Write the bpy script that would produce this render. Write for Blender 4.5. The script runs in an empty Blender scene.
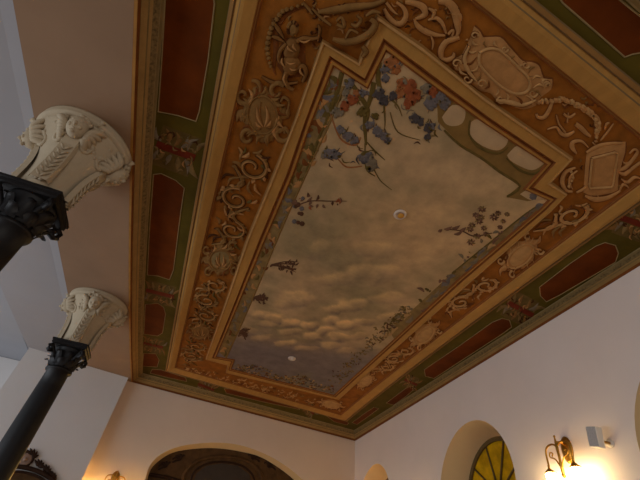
import bpy, bmesh, math, random
import numpy as np
from mathutils import Vector, Matrix

random.seed(7)
rng = np.random.default_rng(7)
scene = bpy.context.scene
COL = scene.collection

# ------------------------------------------------------------------ camera
RC = np.array([[0.90998036, -0.4062468, 0.08306192],
               [0.3363985, 0.60616853, -0.72069117],
               [0.24242896, 0.68375672, 0.68826227]])      # rows: image right, image down, forward
_u, _s, _v = np.linalg.svd(RC)
RC = _u @ _v
FPX = 356.4776
CAM = np.array([-1.47345, 0.0, 1.6])
ZCEIL = 4.2            # flat of the painted ceiling
ZSOF = 4.018           # bottom of the cornice and of the beam
cam_data = bpy.data.cameras.new('camera')
cam_data.sensor_width = 36.0
cam_data.lens = FPX / 640 * 36.0
cam_data.clip_start = 0.05
cam = bpy.data.objects.new('camera', cam_data)
COL.objects.link(cam)
M = Matrix.Identity(4)
for i in range(3):
    M[i][0] = RC[0][i]
    M[i][1] = -RC[1][i]
    M[i][2] = -RC[2][i]
    M[i][3] = CAM[i]
cam.matrix_world = M
scene.camera = cam

# ------------------------------------------------------------------ light
scene.view_settings.view_transform = 'Standard'
scene.view_settings.look = 'None'
scene.view_settings.gamma = 1.0
scene.view_settings.exposure = 0.52
scene.view_settings.use_curve_mapping = False
world = bpy.data.worlds.new('daylight')
scene.world = world
world.use_nodes = True
bg = world.node_tree.nodes['Background']
bg.inputs[0].default_value = (0.95, 0.95, 1.0, 1)
bg.inputs[1].default_value = 0.13


def area(name, loc, target, size, power, col):
    d = bpy.data.lights.new(name, 'AREA')
    d.energy = power
    d.color = col
    d.shape = 'RECTANGLE'
    d.size, d.size_y = size
    o = bpy.data.objects.new(name, d)
    COL.objects.link(o)
    o.location = loc
    o.rotation_euler = (Vector(target) - Vector(loc)).to_track_quat('-Z', 'Y').to_euler()
    return o


area('window_daylight', (-6.9, 3.6, 1.25), (2.6, 4.4, 2.3), (6.5, 2.0), 105, (0.84, 0.92, 1.0))
area('near_end_fill', (-1.6, -3.9, 1.5), (2.6, 4.4, 2.5), (4.0, 2.2), 44, (1.0, 0.92, 0.80))  # added fill light behind the camera, brightens the right wall


# ------------------------------------------------------------------ helpers
def ray(x, y):
    return RC.T @ np.array([(x - 320) / FPX, (y - 240) / FPX, 1.0])


def onz(x, y, z=ZCEIL):
    d = ray(x, y)
    return CAM + d * (z - CAM[2]) / d[2]


def on_plane(x, y, p, n):
    d = ray(x, y)
    return CAM + d * (np.dot(np.array(p) - CAM, n) / np.dot(d, n))


def lin(c):
    c = np.array(c, float) / 255
    return np.where(c <= 0.04045, c / 12.92, ((c + 0.055) / 1.055) ** 2.4)


MATS = {}


def mat(name, rgb, rough=0.7, var=0.12, scale=6.0, metal=0.0, bump=0.0, spec=0.1, detail=4, stretch=(1, 1, 1)):
    """procedural paint, plaster, metal: rgb is the sRGB albedo"""
    m = bpy.data.materials.new(name)
    m.use_nodes = True
    nt = m.node_tree
    b = nt.nodes['Principled BSDF']
    c = lin(rgb)
    tc = nt.nodes.new('ShaderNodeTexCoord')
    mp = nt.nodes.new('ShaderNodeMapping')
    mp.inputs['Scale'].default_value = stretch
    nz = nt.nodes.new('ShaderNodeTexNoise')
    nz.inputs['Scale'].default_value = scale
    nz.inputs['Detail'].default_value = detail
    nz.inputs['Roughness'].default_value = 0.6
    rp = nt.nodes.new('ShaderNodeValToRGB')
    rp.color_ramp.elements[0].position = 0.3
    rp.color_ramp.elements[1].position = 0.7
    rp.color_ramp.elements[0].color = tuple(np.clip(c * (1 - var), 0, 1)) + (1,)
    rp.color_ramp.elements[1].color = tuple(np.clip(c * (1 + var), 0, 1)) + (1,)
    nt.links.new(tc.outputs['Object'], mp.inputs['Vector'])
    nt.links.new(mp.outputs['Vector'], nz.inputs['Vector'])
    nt.links.new(nz.outputs['Fac'], rp.inputs['Fac'])
    nt.links.new(rp.outputs['Color'], b.inputs['Base Color'])
    b.inputs['Roughness'].default_value = rough
    b.inputs['Metallic'].default_value = metal
    b.inputs['Specular IOR Level'].default_value = spec
    if bump:
        bp = nt.nodes.new('ShaderNodeBump')
        bp.inputs['Strength'].default_value = bump
        bp.inputs['Distance'].default_value = 0.01
        n2 = nt.nodes.new('ShaderNodeTexNoise')
        n2.inputs['Scale'].default_value = scale * 5
        nt.links.new(tc.outputs['Object'], n2.inputs['Vector'])
        nt.links.new(n2.outputs['Fac'], bp.inputs['Height'])
        nt.links.new(bp.outputs['Normal'], b.inputs['Normal'])
    MATS[name] = m
    return m


def glow(name, rgb, strength):
    m = bpy.data.materials.new(name)
    m.use_nodes = True
    b = m.node_tree.nodes['Principled BSDF']
    b.inputs['Base Color'].default_value = (0.9, 0.86, 0.75, 1)
    b.inputs['Emission Color'].default_value = tuple(lin(rgb)) + (1,)
    b.inputs['Emission Strength'].default_value = strength
    MATS[name] = m
    return m


mat('wall_plaster', (224, 204, 186), 0.85, 0.03, 1.3, bump=0.03)
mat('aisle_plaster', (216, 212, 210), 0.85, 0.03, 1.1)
mat('reveal_lamplit', (220, 190, 144), 0.85, 0.04, 2.0)  # warm lamplight in the arch reveals, put into their colour
mat('grisaille_dim', (124, 84, 42), 0.75, 0.2, 14)
mat('ornament_ground', (100, 80, 40), 0.75, 0.3, 9)
mat('wall_plaster_lit', (240, 226, 218), 0.85, 0.03, 1.3, bump=0.03)  # same plaster, daylight on the right wall put into the colour
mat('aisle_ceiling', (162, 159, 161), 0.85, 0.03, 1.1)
mat('umber_dark', (72, 40, 16), 0.8, 0.2, 14)
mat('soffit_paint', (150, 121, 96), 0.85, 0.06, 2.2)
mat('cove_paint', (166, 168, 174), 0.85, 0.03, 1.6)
mat('stucco', (190, 174, 148), 0.75, 0.05, 14, bump=0.15)
mat('floor_wood', (140, 100, 66), 0.5, 0.15, 4, stretch=(1, 8, 1))
mat('black_iron', (26, 24, 25), 0.5, 0.25, 9, spec=0.3)
mat('moulding_tan', (172, 127, 66), 0.7, 0.10, 5, stretch=(3, 1, 1))
mat('moulding_ochre', (144, 104, 56), 0.7, 0.10, 5)
mat('moulding_grey', (126, 100, 66), 0.7, 0.10, 5)
mat('gilt_edge', (162, 114, 54), 0.55, 0.10, 8)
mat('cornice_olive', (132, 108, 68), 0.7, 0.16, 7)
mat('cornice_gold', (156, 122, 72), 0.65, 0.14, 6)
mat('cornice_dots', (122, 100, 64), 0.75, 0.42, 40, detail=2)
mat('light_line', (146, 124, 84), 0.7, 0.15, 12)
mat('green_ground', (88, 74, 22), 0.75, 0.20, 3.5)
mat('red_panel', (100, 46, 6), 0.7, 0.32, 2.6, detail=6)
mat('dark_red', (108, 40, 22), 0.7, 0.2, 8)
mat('red_line', (128, 74, 34), 0.7, 0.15, 8)
mat('frieze_ground', (140, 84, 28), 0.75, 0.3, 7, detail=6)
mat('grisaille', (172, 124, 74), 0.75, 0.16, 14)
mat('grisaille_pale', (178, 136, 86), 0.75, 0.14, 12)
mat('grisaille_olive', (130, 94, 50), 0.75, 0.2, 14)
mat('umber', (112, 64, 28), 0.8, 0.2, 14)
mat('leaf_band', (128, 104, 64), 0.75, 0.3, 9)
mat('leaf_blue', (120, 106, 86), 0.75, 0.25, 14)
mat('leaf_olive', (98, 80, 38), 0.75, 0.25, 14)
mat('olive_gold', (128, 98, 52), 0.75, 0.16, 8)
mat('petal_blue', (104, 96, 94), 0.75, 0.25, 22)
mat('petal_navy', (78, 70, 68), 0.75, 0.25, 22)
mat('petal_red', (140, 76, 44), 0.75, 0.25, 22)
mat('petal_rust', (150, 94, 54), 0.75, 0.25, 22)
mat('petal_purple', (116, 84, 66), 0.75, 0.25, 22)
mat('petal_pale', (168, 134, 90), 0.75, 0.2, 22)
mat('twig', (92, 62, 44), 0.8, 0.2, 16)
mat('cream_paint', (184, 154, 116), 0.75, 0.10, 7)
mat('brass', (190, 142, 58), 0.28, 0.2, 20, metal=0.9)
mat('speaker_white', (246, 238, 226), 0.5, 0.02, 10)
mat('speaker_grille', (196, 190, 186), 0.7, 0.2, 120)
mat('amber_glass', (214, 166, 12), 0.4, 0.35, 5, spec=0.2)
mat('window_frame', (108, 88, 54), 0.6, 0.15, 10)
mat('dark_wood', (52, 34, 24), 0.5, 0.25, 9)
mat('tympanum_wood', (84, 60, 36), 0.6, 0.3, 8)
mat('tympanum_grey', (66, 58, 52), 0.7, 0.15, 6)
mat('medallion', (150, 124, 108), 0.6, 0.15, 12)
mat('lamp_white', (214, 196, 180), 0.5, 0.05, 10)
mat('lamp_amber', (196, 140, 60), 0.4, 0.1, 10)
glow('shade_glow', (255, 220, 156), 26.0)
glow('shade_glow_warm', (255, 202, 112), 50.0)


class MB:
    """collects shapes and links them as one mesh object"""

    def __init__(self):
        self.v, self.f, self.m, self.smooth = [], [], [], []
        self.slots = []

    def slot(self, name):
        if name not in self.slots:
            self.slots.append(name)
        return self.slots.index(name)

    def add(self, verts, faces, m, smooth=True):
        b = len(self.v)
        self.v += [tuple(map(float, p)) for p in verts]
        k = self.slot(m)
        for f in faces:
            self.f.append([b + i for i in f])
            self.m.append(k)
            self.smooth.append(smooth)

    def grid(self, rows, m, closed=False, smooth=True, cap=False):
        n, w = len(rows), len(rows[0])
        vs = [p for r in rows for p in r]
        fs = []
        for i in range(n - 1):
            for j in range(w if closed else w - 1):
                k = (j + 1) % w
                fs.append((i * w + j, i * w + k, (i + 1) * w + k, (i + 1) * w + j))
        if cap:
            fs.append(tuple(range(w))[::-1])
            fs.append(tuple((n - 1) * w + j for j in range(w)))
        self.add(vs, fs, m, smooth)

    def box(self, c, s, m, rot=None):
        vs = []
        for x in (-1, 1):
            for y in (-1, 1):
                for z in (-1, 1):
                    p = Vector((x * s[0] / 2, y * s[1] / 2, z * s[2] / 2))
                    if rot is not None:
                        p = rot @ p
                    vs.append(p + Vector(c))
        self.add(vs, [(0, 1, 3, 2), (4, 6, 7, 5), (0, 4, 5, 1), (2, 3, 7, 6), (0, 2, 6, 4), (1, 5, 7, 3)], m, False)

    def lathe(self, prof, c, m, seg=20, axis=None):
        rows = []
        q = Matrix.Identity(3) if axis is None else Vector((0, 0, 1)).rotation_difference(Vector(axis)).to_matrix()
        for r, z in prof:
            rows.append([Vector(c) + q @ Vector((r * math.cos(2 * math.pi * k / seg), r * math.sin(2 * math.pi * k / seg), z)) for k in range(seg)])
        self.grid(rows, m, closed=True, cap=True)

    def tube(self, pts, rad, m, seg=8):
        pts = [Vector(p) for p in pts]
        rads = rad if hasattr(rad, '__len__') else [rad] * len(pts)
        rows = []
        up = Vector((0.31, 0.17, 0.93))
        for i, p in enumerate(pts):
            t = (pts[min(i + 1, len(pts) - 1)] - pts[max(i - 1, 0)]).normalized()
            a = t.cross(up)
            if a.length < 1e-3:
                a = t.cross(Vector((1, 0, 0)))
            a.normalize()
            b = t.cross(a)
            rows.append([p + (a * math.cos(2 * math.pi * k / seg) + b * math.sin(2 * math.pi * k / seg)) * rads[i] for k in range(seg)])
        self.grid(rows, m, closed=True, cap=True)

    def ball(self, c, r, m, seg=10, rings=6, q=None):
        rr = r if hasattr(r, '__len__') else (r, r, r)
        rows = []
        for i in range(rings + 1):
            a = math.pi * i / rings
            row = []
            for k in range(seg):
                b = 2 * math.pi * k / seg
                p = Vector((rr[0] * math.sin(a) * math.cos(b), rr[1] * math.sin(a) * math.sin(b), rr[2] * math.cos(a)))
                if q is not None:
                    p = q @ p
                row.append(p + Vector(c))
            rows.append(row)
        self.grid(rows, m, closed=True)

    # --- shallow relief and paint on the ceiling; xy points on the plane, z0 = its height
    def relief(self, left, right, m, h, z0):
        rows = []
        for a, b in zip(left, right):
            a, b = np.array(a[:2]), np.array(b[:2])
            row = []
            for t, k in ((0, 0), (0.14, 0.62), (0.5, 1), (0.86, 0.62), (1, 0)):
                p = a + (b - a) * t
                row.append((p[0], p[1], z0 - h * k))
            rows.append(row)
        self.grid(rows, m)

    def blob(self, poly, m, h, z0):
        poly = [np.array(p[:2]) for p in poly]
        c = sum(poly) / len(poly)
        rows = [[(p[0], p[1], z0) for p in poly]]
        for k, q in ((0.86, 0.7), (0.5, 1.0)):
            rows.append([tuple(c + (p - c) * k) + (z0 - h * q,) for p in poly])
        self.grid(rows, m, closed=True)
        n = len(poly)
        self.add(rows[-1], [tuple(range(n))], m)

    def build(self, name, parent=None, label=None, kind=None):
        me = bpy.data.meshes.new(name)
        me.from_pydata(self.v, [], self.f)
        for s in self.slots:
            me.materials.append(MATS[s])
        me.polygons.foreach_set('material_index', self.m)
        me.polygons.foreach_set('use_smooth', self.smooth)
        bm = bmesh.new()
        bm.from_mesh(me)
        bmesh.ops.recalc_face_normals(bm, faces=bm.faces[:])
        bm.to_mesh(me)
        bm.free()
        me.update()
        o = bpy.data.objects.new(name, me)
        COL.objects.link(o)
        if parent is not None:
            o.parent = parent
            o.matrix_parent_inverse = parent.matrix_world.inverted() if parent.type != 'EMPTY' else Matrix.Translation(-parent.location)
        if label:
            o['label'] = label
        if kind:
            o['kind'] = kind
        return o


def tag(o, label, cat, group=None, kind=None):
    o['label'] = label
    o['category'] = cat
    if group:
        o['group'] = group
    if kind:
        o['kind'] = kind
    return o


def empty(name, loc):
    o = bpy.data.objects.new(name, None)
    o.location = loc
    COL.objects.link(o)
    bpy.context.view_layer.update()
    return o


def smooth(pts, n=6):
    """Catmull-Rom through tuples of any length"""
    P = [np.array(p, float) for p in pts]
    if len(P) < 3:
        return [P[0] + (P[-1] - P[0]) * k / n for k in range(n + 1)]
    out = []
    for i in range(len(P) - 1):
        a, b, c, d = P[max(i - 1, 0)], P[i], P[i + 1], P[min(i + 2, len(P) - 1)]
        for k in range(n):
            t = k / n
            out.append(0.5 * (2 * b + (c - a) * t + (2 * a - 5 * b + 4 * c - d) * t * t + (3 * b - a - 3 * c + d) * t ** 3))
    out.append(P[-1])
    return out


# ribbons, leaves and discs traced on the ceiling ---------------------------------
def edges(pts):
    """pts (x, y, w) on the plane -> left and right edge lists"""
    L, R_ = [], []
    for i, p in enumerate(pts):
        a, b = pts[max(i - 1, 0)], pts[min(i + 1, len(pts) - 1)]
        t = np.array([b[0] - a[0], b[1] - a[1]])
        t /= np.linalg.norm(t) + 1e-9
        n = np.array([-t[1], t[0]]) * p[2] / 2
        L.append(np.array(p[:2]) + n)
        R_.append(np.array(p[:2]) - n)
    return L, R_


def tracepx(pts, n=5):
    """pixel polyline (px, py, width px) -> plane edges"""
    L, R_ = edges([tuple(p) for p in smooth(pts, n)])
    return [onz(*p)[:2] for p in L], [onz(*p)[:2] for p in R_]


def rib(mb, pts, m, h=0.012, z0=ZCEIL - 0.001, n=5, under=None):
    L, R_ = tracepx(pts, n)
    if under:
        L2, R2 = tracepx([(p[0], p[1], p[2] + 1.3) for p in pts], n)
        mb.relief(L2, R2, under, 0.002, z0)
    mb.relief(L, R_, m, h, z0 - (0.001 if under else 0))


def prib(mb, pts, m, h=0.012, z0=ZCEIL - 0.001, n=5, under=None):
    """the same with plane points (x, y, w in metres)"""
    S = [tuple(p) for p in smooth(pts, n)]
    if under:
        L, R_ = edges([(p[0], p[1], p[2] + 0.016) for p in S])
        mb.relief(L, R_, under, 0.002, z0)
    L, R_ = edges(S)
    mb.relief(L, R_, m, h, z0 - (0.001 if under else 0))


def pblob(mb, pts, m, h=0.01, z0=ZCEIL - 0.001):
    mb.blob([onz(*p)[:2] for p in pts], m, h, z0)


def petal_disc(mb, cx, cy, r, m, h=0.006, z0=ZCEIL - 0.002, k=7, wob=0.3):
    n = 14
    a0 = random.random() * 6
    pts = []
    for i in range(n):
        a = 2 * math.pi * i / n
        q = r * (1 - wob / 2 + wob * (0.5 + 0.5 * math.cos(k * a + a0)) * random.uniform(0.6, 1))
        pts.append((cx + q * math.cos(a), cy + q * math.sin(a)))
    pblob(mb, pts, m, h, z0)


def leafpx(mb, x0, y0, x1, y1, w, m, h=0.005, z0=ZCEIL - 0.002, bend=0.15):
    dx, dy = x1 - x0, y1 - y0
    mx, my = x0 + dx * 0.45 - dy * bend, y0 + dy * 0.45 + dx * bend
    rib(mb, [(x0, y0, w * 0.3), (mx, my, w), (x1, y1, 0.3)], m, h, z0, 4)


# ------------------------------------------------------------------ ring lines of the ceiling
class ALine:           # runs along the room: x = poly(y)
    def __init__(self, pts, z=ZCEIL, deg=2):
        P = np.array([onz(*p, z)[:2] for p in pts])
        self.lo, self.hi = P[:, 1].min(), P[:, 1].max()
        self.c = np.polyfit(P[:, 1], P[:, 0], min(deg, len(pts) - 1))

    def __call__(self, y):
        yc = min(max(y, self.lo), self.hi)
        return np.polyval(self.c, yc) + np.polyval(np.polyder(self.c), yc) * (y - yc)


class BLine:           # runs across: y = poly(x)
    def __init__(self, pts, z=ZCEIL, deg=1, P=None):
        P = np.array([onz(*p, z)[:2] for p in pts]) if P is None else np.array(P)
        self.c = np.polyfit(P[:, 0], P[:, 1], deg)

    def __call__(self, x):
        return np.polyval(self.c, x)


def cross(a, b):
    y = 3.0
    for _ in range(30):
        y = b(a(y))
    return np.array([a(y), y])


def ring(L, F, R_, N, n=14):
    """closed list of points, n per side: near-left -> far-left -> far-right -> near-right"""
    nl, fl, fr, nr = cross(L, N), cross(L, F), cross(R_, F), cross(R_, N)
    out = []
    for k in range(n):
        y = nl[1] + (fl[1] - nl[1]) * k / n
        out.append((L(y), y))
    for k in range(n):
        x = fl[0] + (fr[0] - fl[0]) * k / n
        out.append((x, F(x)))
    for k in range(n):
        y = fr[1] + (nr[1] - fr[1]) * k / n
        out.append((R_(y), y))
    for k in range(n):
        x = nr[0] + (nl[0] - nr[0]) * k / n
        out.append((x, N(x)))
    return np.array(out)


def loft(mb, A, B, prof):
    """profile [(t, z, material of the strip that follows)] swept between two rings"""
    for (t0, z0, m), (t1, z1, _) in zip(prof[:-1], prof[1:]):
        rows = [[tuple(p) + (z,) for p in A + (B - A) * t] for t, z in ((t0, z0), (t1, z1))]
        mb.grid(rows, m, closed=True, smooth=False)


eL = ALine([(137, 0), (132, 120), (130, 180), (130, 300), (131.5, 382)], ZSOF)
eF = BLine([(131.5, 382), (190, 398), (230, 410), (280, 421), (355, 441)], ZSOF)
eR = ALine([(640, 265.5), (562, 315), (513, 345), (413, 405), (355, 441)], ZSOF)
pL = ALine([(165, 0), (156.5, 120), (147, 240), (143, 350)])
pF = BLine([(141, 369), (190, 390.6), (270, 405.6), (353.6, 430)])
pR = ALine([(640, 249), (560, 296.5), (488, 345), (395.6, 405), (353.6, 430)])
pN = BLine([(626, 0), (640, 13)])
pn = [cross(pL, pN), cross(pR, pN)]
slope = (onz(640, 84)[1] - onz(537, 0)[1]) / (onz(640, 84)[0] - onz(537, 0)[0])
gL = ALine([(230, 0), (209, 120), (188, 240), (167, 360)])
gF = BLine([(165, 368), (190, 379), (270, 400), (348, 420.5)])
gR = ALine([(640, 203), (576, 247.5), (540, 275), (460, 333), (380, 394), (348, 420)])
gN = BLine([(537, 0), (560, 20), (605, 58), (640, 84)])
q = onz(632, 6)
pN = BLine(None, P=[(q[0] - 1, q[1] - slope), (q[0] + 1, q[1] + slope)])
eN = BLine(None, P=[(q[0] - 1, q[1] - slope - 0.2), (q[0] + 1, q[1] + slope - 0.2)])
tL = ALine([(264, 0), (233, 120), (207, 240), (178, 360)])
tF = BLine([(176, 366), (190, 371), (270, 392), (340, 414)])
tR = ALine([(640, 178), (557, 243.5), (508, 280), (460, 317.6), (380, 380), (340, 414)])
tN = BLine([(480, 10), (548, 65), (576.6, 90), (615, 120), (640, 139)])
ringE = ring(eL, eF, eR, eN)
ringP = ring(pL, pF, pR, pN)
ringG = ring(gL, gF, gR, gN)
ringT = ring(tL, tF, tR, tN)
# inner moulding, stepped at its corners
polyI = np.array([onz(*p)[:2] for p in [(331, 57), (365.6, 80), (384.5, 41), (437, 81), (490, 120), (552.5, 162), (530, 187), (555, 198), (543, 210), (460, 281), (392.5, 343.5), (335, 396),
                                        (229, 369), (232, 360), (213.5, 357), (235, 305), (261, 240), (289.5, 172), (307, 120)]])
polyM = np.array([onz(*p)[:2] for p in [(322, 38.7), (358, 60), (376.5, 13), (422, 44), (480, 92), (573, 157), (551, 181), (567, 192), (551, 209), (466, 284.5), (397.5, 345.5), (339, 398.5),
                                        (226, 371.5), (227.5, 364), (205.5, 358), (225, 302), (245.5, 240), (273, 172), (294, 120)]])


def offset_poly(P, d):
    n = len(P)
    area2 = sum(P[i][0] * P[(i + 1) % n][1] - P[(i + 1) % n][0] * P[i][1] for i in range(n))
    sg = 1 if area2 > 0 else -1
    out = []
    for i in range(n):
        a, b, c = P[i - 1], P[i], P[(i + 1) % n]
        t1, t2 = (b - a) / np.linalg.norm(b - a), (c - b) / np.linalg.norm(c - b)
        n1, n2 = sg * np.array([-t1[1], t1[0]]), sg * np.array([-t2[1], t2[0]])
        k = (n1 + n2)
        k = k / max(np.dot(k, k) / 2, 0.4)
        out.append(b + k * d)
    return np.array(out)


# ------------------------------------------------------------------ structure: ceiling
slab = MB()
lo = [(-2.85, 0.0), (-2.85, 9.0), (3.3, 9.0), (3.3, -0.3)]
slab.add([(p[0], p[1], ZCEIL + 0.02) for p in lo] + [(p[0], p[1], ZCEIL + 0.16) for p in lo],
         [(0, 1, 2, 3), (4, 5, 6, 7), (0, 1, 5, 4), (1, 2, 6, 5), (2, 3, 7, 6), (3, 0, 4, 7)], 'frieze_ground', False)
ceiling = slab.build('ceiling', kind='structure', label='dark painted ceiling with sky picture, carved-look frieze and red border panels')
ceiling['category'] = 'ceiling'

mb = MB()
dz = ZCEIL - ZSOF
loft(mb, ringE, ringP, [(-0.35, ZSOF + 0.004, 'gilt_edge'), (0.0, ZSOF, 'gilt_edge'), (0.09, ZSOF, 'red_line'), (0.12, ZSOF + 0.22 * dz, 'cornice_olive'), (0.15, ZSOF + 0.22 * dz, 'cornice_gold'),
                        (0.26, ZSOF + 0.32 * dz, 'cornice_gold'), (0.40, ZSOF + 0.42 * dz, 'cornice_olive'), (0.44, ZSOF + 0.50 * dz, 'cornice_gold'), (0.58, ZSOF + 0.58 * dz, 'cornice_dots'),
                        (0.84, ZSOF + 0.80 * dz, 'light_line'), (0.88, ZSOF + 0.80 * dz, 'cornice_olive'), (0.96, ZSOF + 0.92 * dz, 'light_line'), (1.0, ZCEIL - 0.002, 'light_line')])
mb.build('cornice', ceiling, 'gilded olive cornice with a dotted band')

mb = MB()
loft(mb, ringP, ringG, [(-0.02, ZCEIL, 'green_ground'), (1.02, ZCEIL, 'green_ground')])
border = mb.build('border', ceiling, 'green painted outer border')

mb = MB()
loft(mb, ringG, ringT, [(0, ZCEIL, 'moulding_grey'), (0.04, ZCEIL - 0.025, 'moulding_ochre'), (0.16, ZCEIL - 0.034, 'moulding_grey'), (0.2, ZCEIL - 0.022, 'moulding_tan'), (0.34, ZCEIL - 0.04, 'moulding_grey'),
                        (0.38, ZCEIL - 0.05, 'moulding_tan'), (0.50, ZCEIL - 0.05, 'moulding_tan'), (0.86, ZCEIL - 0.03, 'moulding_tan'), (0.88, ZCEIL - 0.02, 'red_line'), (0.92, ZCEIL - 0.012, 'moulding_ochre'), (0.95, ZCEIL - 0.012, 'red_line'), (1.0, ZCEIL, 'red_line')])
mb.build('outer_moulding', ceiling, 'tan stepped moulding with a dark red inner line')

frz = MB()
rt = [tuple(p) + (ZCEIL,) for p in ringT]
bm = bmesh.new()
vo = [bm.verts.new(p) for p in rt]
vi = [bm.verts.new(tuple(p) + (ZCEIL,)) for p in polyM]
es = [bm.edges.new((vo[i], vo[(i + 1) % len(vo)])) for i in range(len(vo))] + [bm.edges.new((vi[i], vi[(i + 1) % len(vi)])) for i in range(len(vi))]
bmesh.ops.triangle_fill(bm, use_beauty=True, edges=es)
bm.verts.index_update()
frz.add([v.co for v in bm.verts], [[v.index for v in f.verts] for f in bm.faces], 'frieze_ground', False)
bm.free()
frieze = frz.build('frieze', ceiling, 'orange-brown frieze with painted scrolls and cartouches')

mb = MB()
for (t0, z0, m), (t1, z1, _) in zip(*(lambda p: (p[:-1], p[1:]))([(0, ZCEIL, 'moulding_ochre'), (0.08, ZCEIL - 0.03, 'grisaille_pale'), (0.2, ZCEIL - 0.034, 'moulding_tan'), (0.24, ZCEIL - 0.026, 'moulding_tan'), (0.86, ZCEIL - 0.02, 'red_line'), (1.0, ZCEIL - 0.002, 'red_line')])):
    rows = [[tuple(p) + (z,) for p in polyM + (polyI - polyM) * t] for t, z in ((t0, z0), (t1, z1))]
    mb.grid(rows, m, closed=True, smooth=False)
polyJ = offset_poly(polyI, 0.045)
rows = [[tuple(p) + (z,) for p in P] for P, z in ((polyI, ZCEIL - 0.002), (offset_poly(polyI, 0.012), ZCEIL - 0.016), (offset_poly(polyI, 0.03), ZCEIL - 0.016), (polyJ, ZCEIL - 0.001))]
mb.grid(rows[:2], 'red_line', closed=True, smooth=False)
mb.grid(rows[1:3], 'gilt_edge', closed=True, smooth=False)
mb.grid(rows[2:], 'red_line', closed=True, smooth=False)
mb.build('inner_moulding', ceiling, 'tan inner moulding stepped at its corners')


# ------------------------------------------------------------------ sky painting
def pnoise(x, y, seed, octv=4):
    out = np.zeros_like(x)
    amp, tot = 1.0, 0
    r = np.random.default_rng(seed)
    for o in range(octv):
        G = r.random((64, 64))
        xi, yi = np.floor(x).astype(int), np.floor(y).astype(int)
        fx, fy = x - xi, y - yi
        fx, fy = fx * fx * (3 - 2 * fx), fy * fy * (3 - 2 * fy)
        g = lambda a, b: G[a % 64, b % 64]
        out += amp * ((g(xi, yi) * (1 - fx) + g(xi + 1, yi) * fx) * (1 - fy) + (g(xi, yi + 1) * (1 - fx) + g(xi + 1, yi + 1) * fx) * fy)
        tot += amp
        amp *= 0.55
        x, y = x * 2.1 + 7.3, y * 2.1 + 3.1
    return out / tot


def inside(P, X, Y):
    c = np.zeros(X.shape, bool)
    n = len(P)
    for i in range(n):
        x1, y1 = P[i]
        x2, y2 = P[(i + 1) % n]
        cond = (y1 > Y) != (y2 > Y)
        xi = (x2 - x1) * (Y - y1) / (y2 - y1 + 1e-12) + x1
        c ^= cond & (X < xi)
    return c


st = 0.03
x0, x1 = polyI[:, 0].min() - 0.05, polyI[:, 0].max() + 0.05
y0, y1 = polyI[:, 1].min() - 0.05, polyI[:, 1].max() + 0.05
nx, ny = int((x1 - x0) / st) + 1, int((y1 - y0) / st) + 1
GX, GY = np.meshgrid(x0 + np.arange(nx) * st, y0 + np.arange(ny) * st)
msk = inside(offset_poly(polyI, -0.03), GX, GY)
# where each grid point of the painting lies along and across the picture
d0 = np.stack([GX - CAM[0], GY - CAM[1], np.full_like(GX, ZCEIL - CAM[2])], -1) @ RC.T
PX, PY = 320 + FPX * d0[..., 0] / d0[..., 2], 240 + FPX * d0[..., 1] / d0[..., 2]
n1 = pnoise(GX * 1.1, GY * 0.9, 1)
n2 = pnoise(GX * 2.6 + 5, GY * 2.2, 2)
n3 = pnoise(GX * 9, GY * 7, 3)
warm = lin((190, 152, 110))
mid = lin((170, 140, 106))
olive = lin((146, 124, 92))
slate = lin((116, 98, 92))
deep = lin((110, 96, 96))


def mix(a, b, t):
    t = np.clip(t, 0, 1)[..., None]
    return a * (1 - t) + b * t


far = np.clip((GY - 2.2) / 4.2, 0, 1)
base = mix(warm, mid, 0.2 + far * 1.2 + (n1 - 0.5) * 1.2)
base = mix(base, olive, np.clip((n2 - 0.42) * 3.0, 0, 1) * (0.55 + 0.3 * far) + np.exp(-((PX - 335) ** 2 / 50 ** 2 + (PY - 262) ** 2 / 25 ** 2)) * 0.7)
base = mix(base, slate, np.clip((GY - 4.2) / 1.6 + (n2 - 0.5) * 0.9, 0, 1) * 0.75)
base = mix(base, deep, np.clip((PY - 333 - 0.12 * (PX - 280)) / 18, 0, 1) * 0.85)
base = mix(base, lin((126, 112, 80)), np.clip((pnoise(GX * 1.7 + 3, GY * 1.5, 21) - 0.5) * 5, 0, 1) * 0.5)
# rows of heaped clouds, painted light on their crests
puffs = [(320, 250, 16, 9, .3), (372, 247, 22, 9, .3), (380, 274, 32, 10, .35), (337, 281, 24, 9, .4), (300, 298, 17, 9, .6), (282, 303, 14, 6, .4), (337, 308, 14, 7, .7), (358, 306, 14, 6, .6), (385, 300, 20, 7, .4),
         (262, 316, 11, 5, .8), (275, 318, 13, 5, .8), (290, 322, 11, 5.5, .85), (309, 325, 12, 7, 1), (333, 321, 10, 6, .9), (346, 326, 12, 6, .9), (365, 322, 13, 5, .6), (390, 318, 14, 5, .4), (266, 324, 12, 4, .6),
         (326, 332, 10, 5, .8), (312, 337, 13, 5, .8), (340, 338, 11, 4.5, .75), (287, 332, 12, 4, .5), (358, 337, 10, 4, .5), (287, 343, 10, 3.6, .7), (328, 345, 11, 4, .6), (262, 338, 12, 4, .45), (250, 332, 10, 4, .4), (345, 350, 10, 3.5, .4), (305, 349, 12, 3.5, .4)]
light = lin((226, 182, 126))
shade_c = lin((96, 80, 78))
wx = (pnoise(GX * 3.2, GY * 3.0, 11) - 0.5)
wy = (pnoise(GX * 3.0 + 9, GY * 3.3, 12) - 0.5)
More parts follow.
